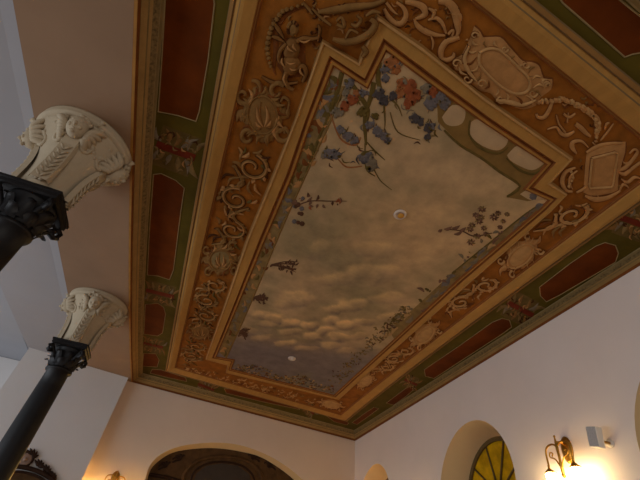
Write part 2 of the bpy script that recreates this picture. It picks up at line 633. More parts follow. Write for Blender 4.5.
for px_, py_, rx_, ry_, k in puffs:
    ux = (PX - px_ + wx * rx_ * 1.6) / rx_
    uy = (PY - py_ + wy * ry_ * 1.6) / ry_
    q_ = np.sqrt(ux * ux + uy * uy)
    m_ = np.clip((1.12 - q_) / 0.42, 0, 1)
    m_ = m_ * m_ * (3 - 2 * m_) * min(1, k * 1.15)
    t = np.clip(uy * 0.55 + 0.45 + 0.12 * ux + (n3 - 0.5) * 0.5, 0, 1)[..., None]
    col_ = light * (1 - t) + shade_c * t
    base = base * (1 - m_[..., None]) + col_ * m_[..., None]
base = base * np.array([1.13, 1.2, 1.2])
idx = -np.ones(GX.shape, int)
cells = msk[:-1, :-1] & msk[1:, :-1] & msk[:-1, 1:] & msk[1:, 1:]
use = np.zeros_like(msk)
use[:-1, :-1] |= cells
use[1:, :-1] |= cells
use[:-1, 1:] |= cells
use[1:, 1:] |= cells
idx[use] = np.arange(use.sum())
vs = np.stack([GX[use], GY[use], np.full(use.sum(), ZCEIL - 0.0005)], -1)
cc = np.argwhere(cells)
fs = [(int(idx[a, b]), int(idx[a, b + 1]), int(idx[a + 1, b + 1]), int(idx[a + 1, b])) for a, b in cc]
me = bpy.data.meshes.new('sky_painting')
me.from_pydata(vs.tolist(), [], fs)
at = me.color_attributes.new('paint', 'FLOAT_COLOR', 'POINT')
at.data.foreach_set('color', np.concatenate([base[use], np.ones((use.sum(), 1))], 1).astype(np.float32).ravel())
me.flip_normals()
skym = bpy.data.materials.new('sky_fresco')
skym.use_nodes = True
nt = skym.node_tree
b = nt.nodes['Principled BSDF']
b.inputs['Roughness'].default_value = 0.8
b.inputs['Specular IOR Level'].default_value = 0.2
an = nt.nodes.new('ShaderNodeVertexColor')
an.layer_name = 'paint'
tc = nt.nodes.new('ShaderNodeTexCoord')
nz = nt.nodes.new('ShaderNodeTexNoise')
nz.inputs['Scale'].default_value = 5.0
nz.inputs['Detail'].default_value = 8
nz.inputs['Roughness'].default_value = 0.65
mr = nt.nodes.new('ShaderNodeMapRange')
mr.inputs['From Min'].default_value = 0.3
mr.inputs['From Max'].default_value = 0.7
mr.inputs['To Min'].default_value = 0.74
mr.inputs['To Max'].default_value = 1.12
mx = nt.nodes.new('ShaderNodeMix')
mx.data_type = 'RGBA'
mx.blend_type = 'MULTIPLY'
mx.inputs['Factor'].default_value = 1.0
nt.links.new(tc.outputs['Object'], nz.inputs['Vector'])
nt.links.new(nz.outputs['Fac'], mr.inputs['Value'])
nt.links.new(an.outputs['Color'], mx.inputs['A'])
nt.links.new(mr.outputs['Result'], mx.inputs['B'])
nt.links.new(mx.outputs['Result'], b.inputs['Base Color'])
me.materials.append(skym)
sky = bpy.data.objects.new('sky_painting', me)
COL.objects.link(sky)
sky.parent = ceiling
sky['label'] = 'painted cloudy sky with flowers around its edge'



# ------------------------------------------------------------------ structure: walls, floor, beam, aisle
class Plane:
    """an upright wall: a = start, d = direction along it, n = normal towards the room"""

    def __init__(self, a, b):
        self.a = np.array([a[0], a[1], 0.0])
        d = np.array([b[0] - a[0], b[1] - a[1], 0.0])
        self.len = np.linalg.norm(d)
        self.d = d / self.len
        self.n = np.array([self.d[1], -self.d[0], 0.0])
        if np.dot(CAM - self.a, self.n) < 0:
            self.n = -self.n

    def p(self, s, z, off=0.0):
        return self.a + self.d * s + self.n * off + np.array([0, 0, z])

    def hit(self, x, y, off=0.0):
        return on_plane(x, y, self.a + self.n * off, self.n)


RW = Plane((2.209, 1.232), (2.874, 8.217))
FW = Plane((-2.182, 7.716), (2.874, 8.217))
GW = Plane((-3.02, 7.393), (-2.2, 7.54))


def arch_outline(cs, cz, r, sill, shear=0.2, n=28):
    pts = [(cs - r, sill)]
    for k in range(n + 1):
        a = math.pi * (1 - k / n)
        pts.append((cs + r * math.cos(a) - shear * r * math.sin(a), cz + r * math.sin(a)))
    pts.append((cs + r, sill))
    return pts


def wall(name, P, s0, s1, z0, z1, m, holes=(), thick=0.55, label=None, reveal='reveal_lamplit'):
    """front face with arched holes, their reveals, and an outer skin"""
    b = MB()
    bm = bmesh.new()
    loops = [[(s0, z0), (s1, z0), (s1, z1), (s0, z1)]] + [h[0] for h in holes]
    es = []
    for lp in loops:
        vv = [bm.verts.new(P.p(*q)) for q in lp]
        es += [bm.edges.new((vv[i], vv[(i + 1) % len(vv)])) for i in range(len(vv))]
    bmesh.ops.triangle_fill(bm, use_beauty=True, edges=es)
    bm.verts.index_update()
    b.add([v.co for v in bm.verts], [[v.index for v in f.verts] for f in bm.faces], m, False)
    bm.free()
    for fr, bk, dep in holes:
        b.grid([[P.p(*q) for q in fr], [P.p(*q, -dep) for q in bk]], reveal, closed=True)
    for a_, c_ in (((s0, z0), (s1, z0)), ((s1, z0), (s1, z1)), ((s1, z1), (s0, z1)), ((s0, z1), (s0, z0))):
        b.add([P.p(*a_), P.p(*c_), P.p(*c_, -thick), P.p(*a_, -thick)], [(0, 1, 2, 3)], m, False)
    return b.build(name, label=label, kind='structure')


ARCH = [3.04, 6.12, 0.03]
holes = [(arch_outline(c, 2.6, 0.77, 1.0), arch_outline(c, 2.6, 0.63, 1.1), 0.4) for c in ARCH]
wr = wall('wall_right', RW, -2.2, RW.len, 0, 4.016, 'wall_plaster_lit', holes, label='plaster wall, colour lightened for daylight, with arched window recesses')
far_arch = [(0.88, 0.0), (0.85, 2.58), (0.845, 2.8), (0.985, 3.01), (1.324, 3.20), (1.912, 3.36), (2.465, 3.40), (3.146, 3.303), (3.826, 3.05), (4.15, 2.75), (4.25, 2.4), (4.25, 0.0)]
fa = [far_arch[0]] + [tuple(p) for p in smooth(far_arch[1:-1], 6)] + [far_arch[-1]]
far_in = [(0.91, 0.0), (0.90, 2.59), (0.91, 2.8), (1.12, 3.04), (1.45, 3.18), (1.92, 3.29), (2.45, 3.33), (2.98, 3.295), (3.70, 3.045), (4.05, 2.74), (4.15, 2.4), (4.15, 0.0)]
fi = [far_in[0]] + [tuple(p) for p in smooth(far_in[1:-1], 6)] + [far_in[-1]]
wf = wall('wall_far', FW, -0.35, FW.len, -0.1, 4.016, 'wall_plaster', [(fa, fi, 0.15)], label='warm-lit plaster wall with a wide arched opening')

b = MB()                                     # grey wall of the aisle with its end turned towards the hall
e0, e1 = [float(np.dot(GW.hit(*p_) - GW.a, GW.d)) for p_ in ((27.7, 350), (104.5, 430))]
for off in (0.0,):
    b.add([GW.p(e0, 0), GW.p(e1, 0), GW.p(e1, 4.05), GW.p(e0, 4.05)], [(0, 1, 2, 3)], 'aisle_plaster', False)
    b.add([GW.p(e1, 0), GW.p(e1, 0, -0.6), GW.p(e1, 4.05, -0.6), GW.p(e1, 4.05)], [(0, 1, 2, 3)], 'wall_plaster', False)
    b.add([GW.p(e0, 0), GW.p(e0, 0, -0.9), GW.p(e0, 4.05, -0.9), GW.p(e0, 4.05)], [(0, 1, 2, 3)], 'aisle_plaster', False)
    b.add([GW.p(e0, 0, -0.9), GW.p(e1, 0, -0.6), GW.p(e1, 4.05, -0.6), GW.p(e0, 4.05, -0.9)], [(0, 1, 2, 3)], 'aisle_plaster', False)
b.build('wall_back', label='grey plaster end wall of the side aisle', kind='structure')

b = MB()
b.add([(-7.5, -3, 0), (4, -3, 0), (4, 11, 0), (-7.5, 11, 0), (-7.5, -3, -0.2), (4, -3, -0.2), (4, 11, -0.2), (-7.5, 11, -0.2)],
      [(0, 1, 2, 3), (4, 5, 6, 7), (0, 1, 5, 4), (1, 2, 6, 5), (2, 3, 7, 6), (3, 0, 4, 7)], 'floor_wood', False)
b.build('floor', label='brown wooden floor', kind='structure')

# beam between hall and aisle: painted underside
sL = ALine([(13, 0), (33, 112), (56, 240), (67, 285), (83.7, 366.7)], ZSOF)
ys = np.linspace(-0.6, 7.75, 16)
b = MB()
for z0_, z1_ in ((ZSOF, ZSOF + 0.2),):
    lo_, hi_ = [], []
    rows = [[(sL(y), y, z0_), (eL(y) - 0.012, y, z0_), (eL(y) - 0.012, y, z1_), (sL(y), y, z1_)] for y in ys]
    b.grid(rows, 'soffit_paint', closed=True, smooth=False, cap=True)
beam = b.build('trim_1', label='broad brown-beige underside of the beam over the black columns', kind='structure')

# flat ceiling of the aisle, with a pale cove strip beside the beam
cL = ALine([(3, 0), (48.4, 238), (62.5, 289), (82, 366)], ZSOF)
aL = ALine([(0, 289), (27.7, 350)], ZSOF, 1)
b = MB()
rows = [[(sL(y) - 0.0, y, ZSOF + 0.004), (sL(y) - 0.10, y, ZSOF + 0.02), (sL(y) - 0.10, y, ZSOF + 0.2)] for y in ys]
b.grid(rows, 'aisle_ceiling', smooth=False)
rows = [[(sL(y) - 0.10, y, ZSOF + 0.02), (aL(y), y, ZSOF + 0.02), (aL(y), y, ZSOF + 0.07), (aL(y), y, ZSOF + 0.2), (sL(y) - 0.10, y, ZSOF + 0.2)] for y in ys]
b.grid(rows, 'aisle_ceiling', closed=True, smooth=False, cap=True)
b.build('ceiling_aisle', label='plain grey-white ceiling of the side aisle', kind='structure')
b = MB()                                     # window bay at the far left
xw = aL(6) - 0.001
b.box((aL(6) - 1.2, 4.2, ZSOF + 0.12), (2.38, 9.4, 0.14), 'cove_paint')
b.build('ceiling_bay', label='daylit ceiling of the window bay at far left', kind='structure')
b = MB()
b.box((aL(6) - 1.2, 8.2, 2.03), (2.5, 0.2, 4.06), 'aisle_plaster')
b.build('wall_bay', label='daylit end wall of the window bay', kind='structure')

# room behind the far arch
b = MB()
c = FW.p(2.4, 0, -0.16)
o = [(0.4, 0), (4.7, 0), (4.7, 3.7), (0.4, 3.7)]
b.add([FW.p(*q, -0.18) for q in o], [(0, 1, 2, 3)], 'tympanum_wood', False)
b.add([FW.p(*q, -0.22) for q in o], [(0, 1, 2, 3)], 'tympanum_wood', False)
b.add([FW.p(*q, -k) for k in (0.18, 0.22) for q in o], [(0, 1, 5, 4), (1, 2, 6, 5), (2, 3, 7, 6), (3, 0, 4, 7)], 'tympanum_wood', False)
door = b.build('door_1', label='dark carved wooden infill of the wide arch', kind='structure')


def fw(px, py, off=-0.178):
    return FW.hit(px, py, off)


def fwtube(mb_, pts, r, m):
    mb_.tube([fw(*p) for p in smooth(pts, 6)], r, m, 7)


b = MB()
fwtube(b, [(182, 484), (186, 471), (200, 460), (222, 456.5), (244, 460), (258, 470), (264, 484)], 0.035, 'tympanum_wood')
fwtube(b, [(190, 484), (194, 472), (206, 464), (222, 462), (240, 465), (251, 473), (256, 484)], 0.02, 'dark_wood')
b.build('arch_moulding', door)
b = MB()
pg = [fw(*p, -0.174) for p in [(193, 485), (196, 474), (206, 466), (222, 463.5), (238, 466), (249, 474), (253, 485)]]
b.add(pg, [tuple(range(len(pg)))], 'tympanum_grey', False)
pg2 = [fw(*p, -0.177) for p in [(193, 485), (196, 474), (206, 466), (222, 463.5), (238, 466), (249, 474), (253, 485)]]
b.grid([pg, pg2], 'tympanum_grey', closed=True)
b.build('panel', door, 'dull grey centre panel')
b = MB()
fwtube(b, [(146, 474), (165, 477), (185, 483)], 0.03, 'dark_wood')
b.build('cross_rail', door)
for k, (px_, py_, sg) in enumerate([(166, 464, 1), (180, 457, 1), (268, 464, -1), (252, 456, -1)]):
    b = MB()
    for j in range(5):
        a = 2.2 + sg * (j - 2) * 0.6 if sg > 0 else 0.9 + (j - 2) * 0.6
        fwtube(b, [(px_, py_ + 3), (px_ + 4 * math.cos(a) + 1, py_ - 4 * math.sin(a) + 2), (px_ + 8 * math.cos(a), py_ - 6 * math.sin(a) + 4)], [0.008] * 6 + [0.02] * 5 + [0.004] * 2 if False else 0.018, 'dark_wood')
    b.build('carved_leaves', door)

# windows in the right wall
for i, cs in enumerate(ARCH):
    b = MB()
    dep = 0.4

    def wp(r, a, off, cs=cs):
        return RW.p(cs + r * math.cos(a) - 0.2 * r * math.sin(a), 2.6 + r * math.sin(a), off)
    angs = [math.pi * k / 28 for k in range(29)]
    sec = [(0.65, -dep - 0.02), (0.65, -dep + 0.03), (0.59, -dep + 0.03), (0.59, -dep - 0.02)]
    b.grid([[wp(r, a, o_) for r, o_ in sec] for a in angs], 'window_frame', closed=True, cap=True, smooth=False)
    for sgn in (1, -1):
        xs = (0.58, 0.66)
        b.add([RW.p(cs + sgn * x, z, o_) for z in (1.1, 2.6) for x in xs for o_ in (-dep - 0.02, -dep + 0.03)],
              [(0, 1, 3, 2), (4, 6, 7, 5), (0, 4, 5, 1), (2, 3, 7, 6), (0, 2, 6, 4), (1, 5, 7, 3)], 'window_frame', False)
    win = b.build('window_%d' % (i + 1), kind='structure',
                  label=['arched window with amber fan light', 'narrow-looking arched window near the far corner', 'arched window at right edge'][i])
    b = MB()
    ring_ = [wp(0.6, a, -dep) for a in angs]
    b.add([RW.p(cs, 2.6, -dep)] + ring_, [(0, k, k + 1) for k in range(1, 29)], 'amber_glass', False)
    b.add([RW.p(cs - 0.6, 1.1, -dep), RW.p(cs + 0.6, 1.1, -dep), RW.p(cs + 0.6, 2.6, -dep), RW.p(cs - 0.6, 2.6, -dep)], [(0, 1, 2, 3)], 'amber_glass', False)
    b.build('pane', win, 'amber stained glass')
    for k in range(1, 5):
        a = math.pi * k / 5
        b = MB()
        b.tube([wp(0.12, a, -dep + 0.01), wp(0.6, a, -dep + 0.01)], 0.014, 'window_frame', 6)
        b.build('glazing_bar', win)
    b = MB()
    b.tube([wp(0.13, math.pi * k / 14, -dep + 0.01) for k in range(15)], 0.018, 'window_frame', 6)
    b.tube([RW.p(cs - 0.6, 2.58, -dep + 0.01), RW.p(cs + 0.6, 2.58, -dep + 0.01)], 0.025, 'window_frame', 6)
    b.build('transom', win)


# ------------------------------------------------------------------ ceiling: red panels and border ornaments
ZP = ZCEIL - 0.001
panels = [
    [(165, -12), (213, -12), (215.5, 4), (209, 60), (200, 112), (196.5, 122), (178, 116), (157.5, 112), (161, 60)],
    [(153, 174), (161, 173), (176, 180), (185, 188), (181, 215), (174, 270), (170, 280), (158, 276), (147, 275), (149, 230)],
    [(145, 304), (158, 303), (164, 307), (166, 314), (163, 333), (158, 336), (143.5, 334)],
    [(143.5, 353), (156, 353.5), (159.5, 360), (157.5, 367), (142, 366)],
    [(152, 369), (161, 369.5), (186, 377.5), (187, 381.5), (170, 378), (150, 373)],
    [(224, 388.5), (232, 388.8), (296, 405.5), (300, 409.5), (262, 401.5), (226, 393)],
    [(324, 414), (332, 415.5), (344, 418.5), (349, 423), (347, 425), (334, 421.5)],
    [(352, 422.5), (364, 413.5), (374, 407), (379, 408.5), (367, 417.5), (357, 424.5)],
    [(386, 403), (405, 388.5), (411, 385.5), (415, 388.5), (406, 396.5), (394, 405)],
    [(424, 369.5), (460, 345), (492, 322), (502, 318), (510, 320), (512, 327), (500, 335.5), (460, 361.5), (434, 378.5), (425, 376)],
    [(539, 287), (570, 263), (595, 246), (605, 242), (616, 245), (619, 253), (616, 262), (600, 271.5), (560, 295), (546, 302), (540, 296)],
    [(556, -6), (562, 4), (592, 30), (624, 58), (632, 55), (650, 52), (660, 30), (632, 8), (615, -6)],
]
for k, pts in enumerate(panels):
    b = MB()
    P = [onz(*p)[:2] for p in pts]
    cxy = sum(np.array(p) for p in P) / len(P)
    out = [tuple(p) + (ZP,) for p in P]
    P = np.array(P)
    inn = [tuple(p) + (ZP - 0.006,) for p in offset_poly(P, 0.004)]
    in2 = [tuple(p) + (ZP - 0.001,) for p in offset_poly(P, 0.010)]
    b.grid([out, inn], 'light_line', closed=True, smooth=False)
    b.grid([inn, in2], 'light_line', closed=True, smooth=False)
    n = len(in2)
    b.add(in2, [tuple(range(n))], 'red_panel', False)
    b.build('red_panel', border, 'rust-red panel with a pale line around it')

# crossing bands with acanthus leaves between the panels: (outer x,y  inner x,y  band width)
bands = [((156.5, 144), (195, 158), 7), ((146, 290), (174, 297), 3.6), ((143.5, 343), (163, 347.5), 2.6), ((198, 384), (214, 390), 2.4), ((308, 408.5), (314, 414), 2.2),
         ((404.5, 379.5), (417, 385), 2.4), ((507, 302), (533, 315.5), 5), ((617, 216), (645, 226), 6)]
for (ax, ay), (bx, by), w in bands:
    b = MB()
    ddx, ddy = (bx - ax) / math.hypot(bx - ax, by - ay), (by - ay) / math.hypot(bx - ax, by - ay)
    b.add([tuple(onz(x_ - k * ddy * w * 2.9, y_ + k * ddx * w * 2.9)[:2]) + (ZCEIL - 0.0005,) for x_, y_, k in ((ax, ay, -1), (bx, by, -1), (bx, by, 1), (ax, ay, 1))], [(0, 1, 2, 3)], 'ornament_ground', False)
    rib(b, [(ax, ay, w), ((ax + bx) / 2, (ay + by) / 2, w), (bx, by, w)], 'dark_red', 0.004, ZP)
    b.build('red_band', border, 'dark red cross band')
    b = MB()
    vx, vy = bx - ax, by - ay
    L_ = math.hypot(vx, vy)
    vx, vy = vx / L_, vy / L_
    nxv, nyv = -vy, vx
    ln = w * 2.0
    for t in np.linspace(0.08, 0.95, 6):
        for sg in (1, -1):
            x_, y_ = ax + vx * L_ * t + nxv * sg * w * 0.7, ay + vy * L_ * t + nyv * sg * w * 0.7
            f_ = (0.5 - t) * 2
            ex, ey = x_ + nxv * sg * ln * random.uniform(0.75, 1.1) - vx * f_ * ln * 0.9, y_ + nyv * sg * ln * random.uniform(0.75, 1.1) - vy * f_ * ln * 0.9
            leafpx(b, x_, y_, ex, ey, w * 0.75, random.choice(['grisaille_olive', 'leaf_band', 'leaf_blue']), 0.006, ZP, random.uniform(-0.3, 0.3))
    for k in range(30):
        t, q_ = random.uniform(0.02, 0.98), random.uniform(-1, 1)
        if abs(q_) < 0.2:
            continue
        x_, y_ = ax + vx * L_ * t + nxv * q_ * w * 2.3, ay + vy * L_ * t + nyv * q_ * w * 2.3
        a = random.uniform(0, 6.28)
        leafpx(b, x_, y_, x_ + w * 0.9 * math.cos(a), y_ + w * 0.9 * math.sin(a), w * 0.3, random.choice(['grisaille_olive', 'leaf_olive', 'umber_dark', 'leaf_band', 'grisaille']), 0.005, ZP - 0.002, 0.3)
    b.build('acanthus_leaves', border, 'olive and grey painted leaves')


# ------------------------------------------------------------------ ceiling: frieze ornaments
def part(name, label=None):
    class Ctx:
        def __enter__(s):
            s.b = MB()
            return s.b

        def __exit__(s, *a):
            s.o = s.b.build(name, frieze, label)
    return Ctx()


def cartouche(cx, cy, a, rx, ry, name_label, inner='grisaille_pale', edge='grisaille', sx=None):
    """oval shield with scrolled edges, laid out in pixels along a direction"""
    ca, sa = math.cos(a), math.sin(a)

    def T(u, v):
        return (cx + u * ca - v * sa, cy + u * sa + v * ca)
    with part('cartouche', name_label) as b_:
        n = 40
        out = []
        for k in range(n):
            t = 2 * math.pi * k / n
            w = 1 + 0.07 * math.cos(4 * t) + 0.05 * math.cos(10 * t)
            out.append(T(rx * w * math.cos(t), ry * w * math.sin(t)))
        pblob(b_, [(p[0] + 1.0, p[1] + 1.2) for p in out], 'umber', 0.003, ZP)
        pblob(b_, out, edge, 0.016, ZP - 0.002)
        mid_ = [T(rx * 0.74 * math.cos(2 * math.pi * k / 30), ry * 0.70 * math.sin(2 * math.pi * k / 30)) for k in range(30)]
        rib(b_, [p + (1.6,) for p in mid_ + mid_[:1]], 'grisaille_pale' if inner == 'grisaille_pale' else 'grisaille_olive', 0.01, ZP - 0.014, 2, under=None)
        pblob(b_, [T(rx * 0.62 * math.cos(2 * math.pi * k / 30), ry * 0.58 * math.sin(2 * math.pi * k / 30)) for k in range(30)], inner, 0.006, ZP - 0.016)
        if inner != 'grisaille_pale':
            for k in range(9):                      # a fan of leaves rising from the foot of the shield
                a2 = -math.pi / 2 + (k - 4) * 0.42
                l_ = 0.95 - 0.09 * abs(k - 4)
                p0, p1 = T(0.04 * rx * (k - 4), ry * 0.42), T(rx * 0.62 * l_ * math.cos(a2), ry * (0.42 + 0.98 * l_ * math.sin(a2)))
                leafpx(b_, p0[0], p0[1], p1[0], p1[1], ry * 0.13, 'grisaille' if k % 2 else 'grisaille_dim', 0.008, ZP - 0.02, 0.12 * (1 if k > 4 else -1))
        for k in range(20):
            t = 2 * math.pi * k / 20 + random.uniform(-0.15, 0.15)
            p0, p1 = T(rx * 0.82 * math.cos(t), ry * 0.80 * math.sin(t)), T(rx * random.uniform(1.04, 1.2) * math.cos(t + 0.42), ry * random.uniform(1.04, 1.2) * math.sin(t + 0.42))
            leafpx(b_, p0[0], p0[1], p1[0], p1[1], max(0.9, ry * 0.17), random.choice([edge, 'grisaille_pale' if edge == 'grisaille' else 'grisaille', 'umber', edge]), 0.012, ZP - 0.010, 0.3)
        for su in (1, -1):
            for sv in (1, -1):
                cux, cuy = su * rx * 0.86, sv * ry * 0.78
                pts = []
                for k in range(12):
                    t = k / 11
                    rr = ry * 0.34 * (1 - 0.75 * t)
                    an_ = (0.6 + t * 5.6) * sv * su
                    pts.append(T(cux + rr * math.cos(an_), cuy + rr * math.sin(an_)) + (ry * 0.2 * (1 - 0.5 * t),))
                rib(b_, pts, 'grisaille_pale' if inner == 'grisaille_pale' else 'grisaille_olive', 0.014, ZP - 0.006, 2, under='umber')
            pts = [T(su * rx * 0.9, 0) + (ry * 0.5,), T(su * rx * 1.15, ry * 0.12 * su) + (ry * 0.3,), T(su * rx * 1.34, -ry * 0.15 * su) + (0.6,)]
            rib(b_, pts, edge, 0.012, ZP - 0.002, 4, under='umber')


# near side: big scrolled cartouche
with part('cartouche', 'large tan scroll-edged oval cartouche on the near side') as b:
    ol = [(474, 26), (480, 31.5), (479, 36), (486, 37), (500, 37), (508, 45), (516, 54), (523, 61), (532, 62), (539, 66), (543, 77), (549, 85), (552, 79), (551, 89), (541, 97), (536, 105), (524, 109), (512, 106), (497, 100), (490, 93),
          (481, 91), (474, 86), (469, 82), (468, 72), (461, 69), (455, 70), (453, 60), (461, 55), (466, 46), (470, 38)]
    ol = [tuple(p) for p in smooth(ol + ol[:1], 3)][:-1]
    pblob(b, [(p[0] + 1.2, p[1] - 1.4) for p in ol], 'umber', 0.003, ZP)
    pblob(b, ol, 'grisaille', 0.018, ZP - 0.002)
    ov = [(479, 52), (487, 48), (497, 48.5), (506, 55), (518, 67), (527, 76), (529, 85), (524, 91.5), (513, 92), (500, 85), (488, 74), (479, 63)]
    sm_ = [tuple(p) for p in smooth(ov + ov[:1], 4)]
    rib(b, [p + (3.2,) for p in ov + ov[:1]], 'grisaille_pale', 0.012, ZP - 0.016, 4, under='umber')
    pblob(b, sm_[:-1], 'grisaille', 0.006, ZP - 0.017)
    for cx_, cy_, r_, d_ in [(504, 48, 4, 1), (525, 64, 4, 1), (481, 83, 5, -1), (467, 78, 5, 1), (456, 63, 5, -1), (500, 98, 5, 1), (545, 84, 4, -1), (532, 92, 5, 1), (474, 35, 4, -1)]:
        pts = [(cx_ + r_ * (1 - 0.8 * t) * math.cos(d_ * 6 * t), cy_ + r_ * (1 - 0.8 * t) * math.sin(d_ * 6 * t), 2.4 - 1.3 * t) for t in np.linspace(0, 1, 9)]
        rib(b, pts, 'grisaille_pale', 0.012, ZP - 0.012, 2, under='umber')
    for x_, y_, ex, ey in [(472, 40, 478, 44), (484, 40, 486, 46), (494, 40, 497, 46), (505, 46, 504, 52), (514, 55, 511, 60), (522, 64, 519, 67), (534, 66, 528, 72), (540, 76, 531, 79), (544, 86, 532, 87), (540, 95, 529, 90), (532, 103, 524, 94), (520, 106, 515, 95), (506, 100, 505, 91),
                           (495, 94, 497, 87), (484, 88, 488, 79), (473, 80, 480, 71), (470, 70, 478, 63), (462, 62, 476, 56), (468, 50, 476, 50), (459, 66, 467, 74), (550, 82, 543, 88), (546, 78, 541, 84)]:
        leafpx(b, x_, y_, ex, ey, 2.6, random.choice(['grisaille_pale', 'umber', 'grisaille_pale', 'grisaille_olive']), 0.008, ZP - 0.016, 0.25)
    rib(b, [(495, 99, 3), (508, 101, 5), (522, 104, 4), (535, 99, 2)], 'grisaille_pale', 0.012, ZP - 0.014, under='umber')
    rib(b, [(469, 45, 2), (464, 58, 4), (468, 70, 4), (476, 80, 2)], 'grisaille_pale', 0.012, ZP - 0.014, under='umber')

# corner tablet
with part('cartouche', 'rectangular tablet cartouche in the near right corner') as b:
    ol = [(588, 150), (600, 145), (613, 141), (625.5, 141.5), (625, 152), (622, 162), (618, 178), (618, 190), (611, 193), (600, 195), (590, 196), (583, 192), (584, 180), (585, 165), (586, 156)]
    pblob(b, [(p[0] + 1.3, p[1] + 1.2) for p in ol], 'umber', 0.003, ZP)
    pblob(b, ol, 'grisaille', 0.016, ZP - 0.002)
    fr = [(591, 157), (614, 151), (616.5, 152), (612, 184), (610, 186), (589, 187), (588.5, 184)]
    rib(b, [p + (2.2,) for p in fr + fr[:1]], 'grisaille_pale', 0.012, ZP - 0.015, 1, under='umber')
    pblob(b, [(593.5, 160), (613, 154), (609, 183), (591.5, 184)], 'grisaille', 0.004, ZP - 0.016)
    for pts in ([(575, 167, 1.5), (565, 172, 4), (562, 182, 4.5), (566, 190, 3.5), (572, 191, 2)], [(577, 170, 1), (571, 175, 2.5), (569, 182, 2.5), (572, 188, 1)],
                [(584, 195, 2), (595, 199, 5), (608, 197, 4), (620, 190, 1.5)], [(586, 152, 2), (597, 146, 4), (610, 143, 3), (622, 142.5, 2)], [(576, 192, 2), (584, 188, 3), (588, 181, 2)]):
        rib(b, pts, 'grisaille', 0.012, ZP - 0.004, under='umber')
    for j in range(6):
        petal_disc(b, 570 + random.uniform(-1.5, 3), 171 + j * 3, 1.7, 'grisaille_pale', 0.01, ZP - 0.006)
with part('scrollwork', 'curling acanthus right of the corner tablet') as b:
    for pts in ([(617, 170, 2), (624, 168, 4), (631, 161, 3.4), (637, 152, 3), (634, 149, 2), (629, 153, 1.2)], [(617, 171, 2), (624, 174, 4), (631, 169, 3.4), (640, 162, 2.6)],
                [(620, 178, 1), (627, 182, 3), (634, 177, 3), (640, 178, 1)], [(619, 190, 1), (623, 184, 3), (628, 187, 1.4)]):
        rib(b, pts, 'grisaille', 0.013, ZP - 0.001, under='umber')

# garland and flying ribbons between cartouche and tablet
with part('garland', 'curved bead garland beside the large cartouche') as b:
    gp = smooth([(539, 101.5, 4), (551, 100.5, 4.6), (563, 99.5, 5.2), (575, 104, 6), (585, 109, 6.4), (592, 113.5, 6.6), (597, 122, 6), (597, 132, 4.6), (594, 143, 1.5)], 3)
    rib(b, [tuple(p) for p in gp], 'umber', 0.004, ZP, 1)
    for p in gp:
        petal_disc(b, p[0] + random.uniform(-1, 1), p[1] + random.uniform(-1, 1), p[2] * 0.52, random.choice(['grisaille', 'grisaille_pale', 'grisaille']), 0.014, ZP - 0.003)
        petal_disc(b, p[0] + random.uniform(-1.6, 1.6), p[1] + random.uniform(-1.6, 1.6), p[2] * 0.4, random.choice(['grisaille', 'grisaille_pale']), 0.018, ZP - 0.003)
with part('ribbon', 'fluttering painted ribbons') as b:
    for pts in ([(552, 102, 3), (549, 110, 4), (544, 117, 4), (538, 117, 3.2), (536, 113, 2)], [(547, 129, 0.8), (556, 127, 2.4), (561, 133, 4), (567, 135, 4.2), (574, 131, 2)],
                [(556, 114, 1), (559, 124, 2), (565, 132, 2)], [(575, 123, 4), (581, 128, 5), (586, 133, 4), (590, 136, 2.6)],
                [(576, 153, 2), (572, 147, 5), (573, 142, 4), (581, 141, 3), (588, 147, 1.4)], [(563, 113, 2), (569, 117, 3), (575, 113, 1.6)], [(568, 112, 1), (567, 122, 1.6)],
                [(600, 140, 1.2), (607, 132, 2), (613, 123, 0.6)], [(604, 129, 1), (606, 124, 2.4), (609, 122, 1)]):
        rib(b, pts, 'grisaille', 0.012, ZP - 0.001, under='umber')

# acanthus scrolls left of the big cartouche
with part('scrollwork', 'broad tan acanthus scrolls left of the large cartouche') as b:
    for pts in ([(384, 8, 3), (388, 16, 5), (395, 23, 6), (402, 23, 6), (406, 15, 5), (403, 7, 4), (396, 2, 3)], [(405, 2, 4), (414, 3, 6), (423, 7, 7), (425, 14, 6), (418, 18, 4), (415, 18, 2)],
                [(414, 18, 2), (418, 26, 5), (427, 32, 6), (437, 35, 4), (445, 35, 2)], [(428, 20, 2), (436, 18, 4), (442, 23, 4), (446, 33, 2)], [(430, 33, 1), (433, 42, 2.4), (432, 49, 1)],
                [(438, 1, 6), (447, 2, 8), (454, 9, 9), (457, 20, 8), (458, 31, 5), (456, 36, 2)], [(452, 14, 4), (459, 15, 5), (461, 20, 2)],
                [(441, 58, 5), (441, 50, 6), (446, 42, 6), (453, 39, 6), (459, 37, 5)], [(441, 58, 3), (447, 60, 5), (453, 57, 4), (454, 52, 2)], [(448, 34, 3), (453, 30, 3), (452, 36, 2)],
                [(456, 68, 2), (458, 62, 4), (463, 60, 3), (466, 66, 1.4)], [(386, 2, 3), (392, 10, 3), (397, 14, 1.5)], [(428, 8, 2), (434, 12, 4), (432, 18, 2)]):
        rib(b, pts, 'grisaille', 0.014, ZP - 0.001, under='umber')
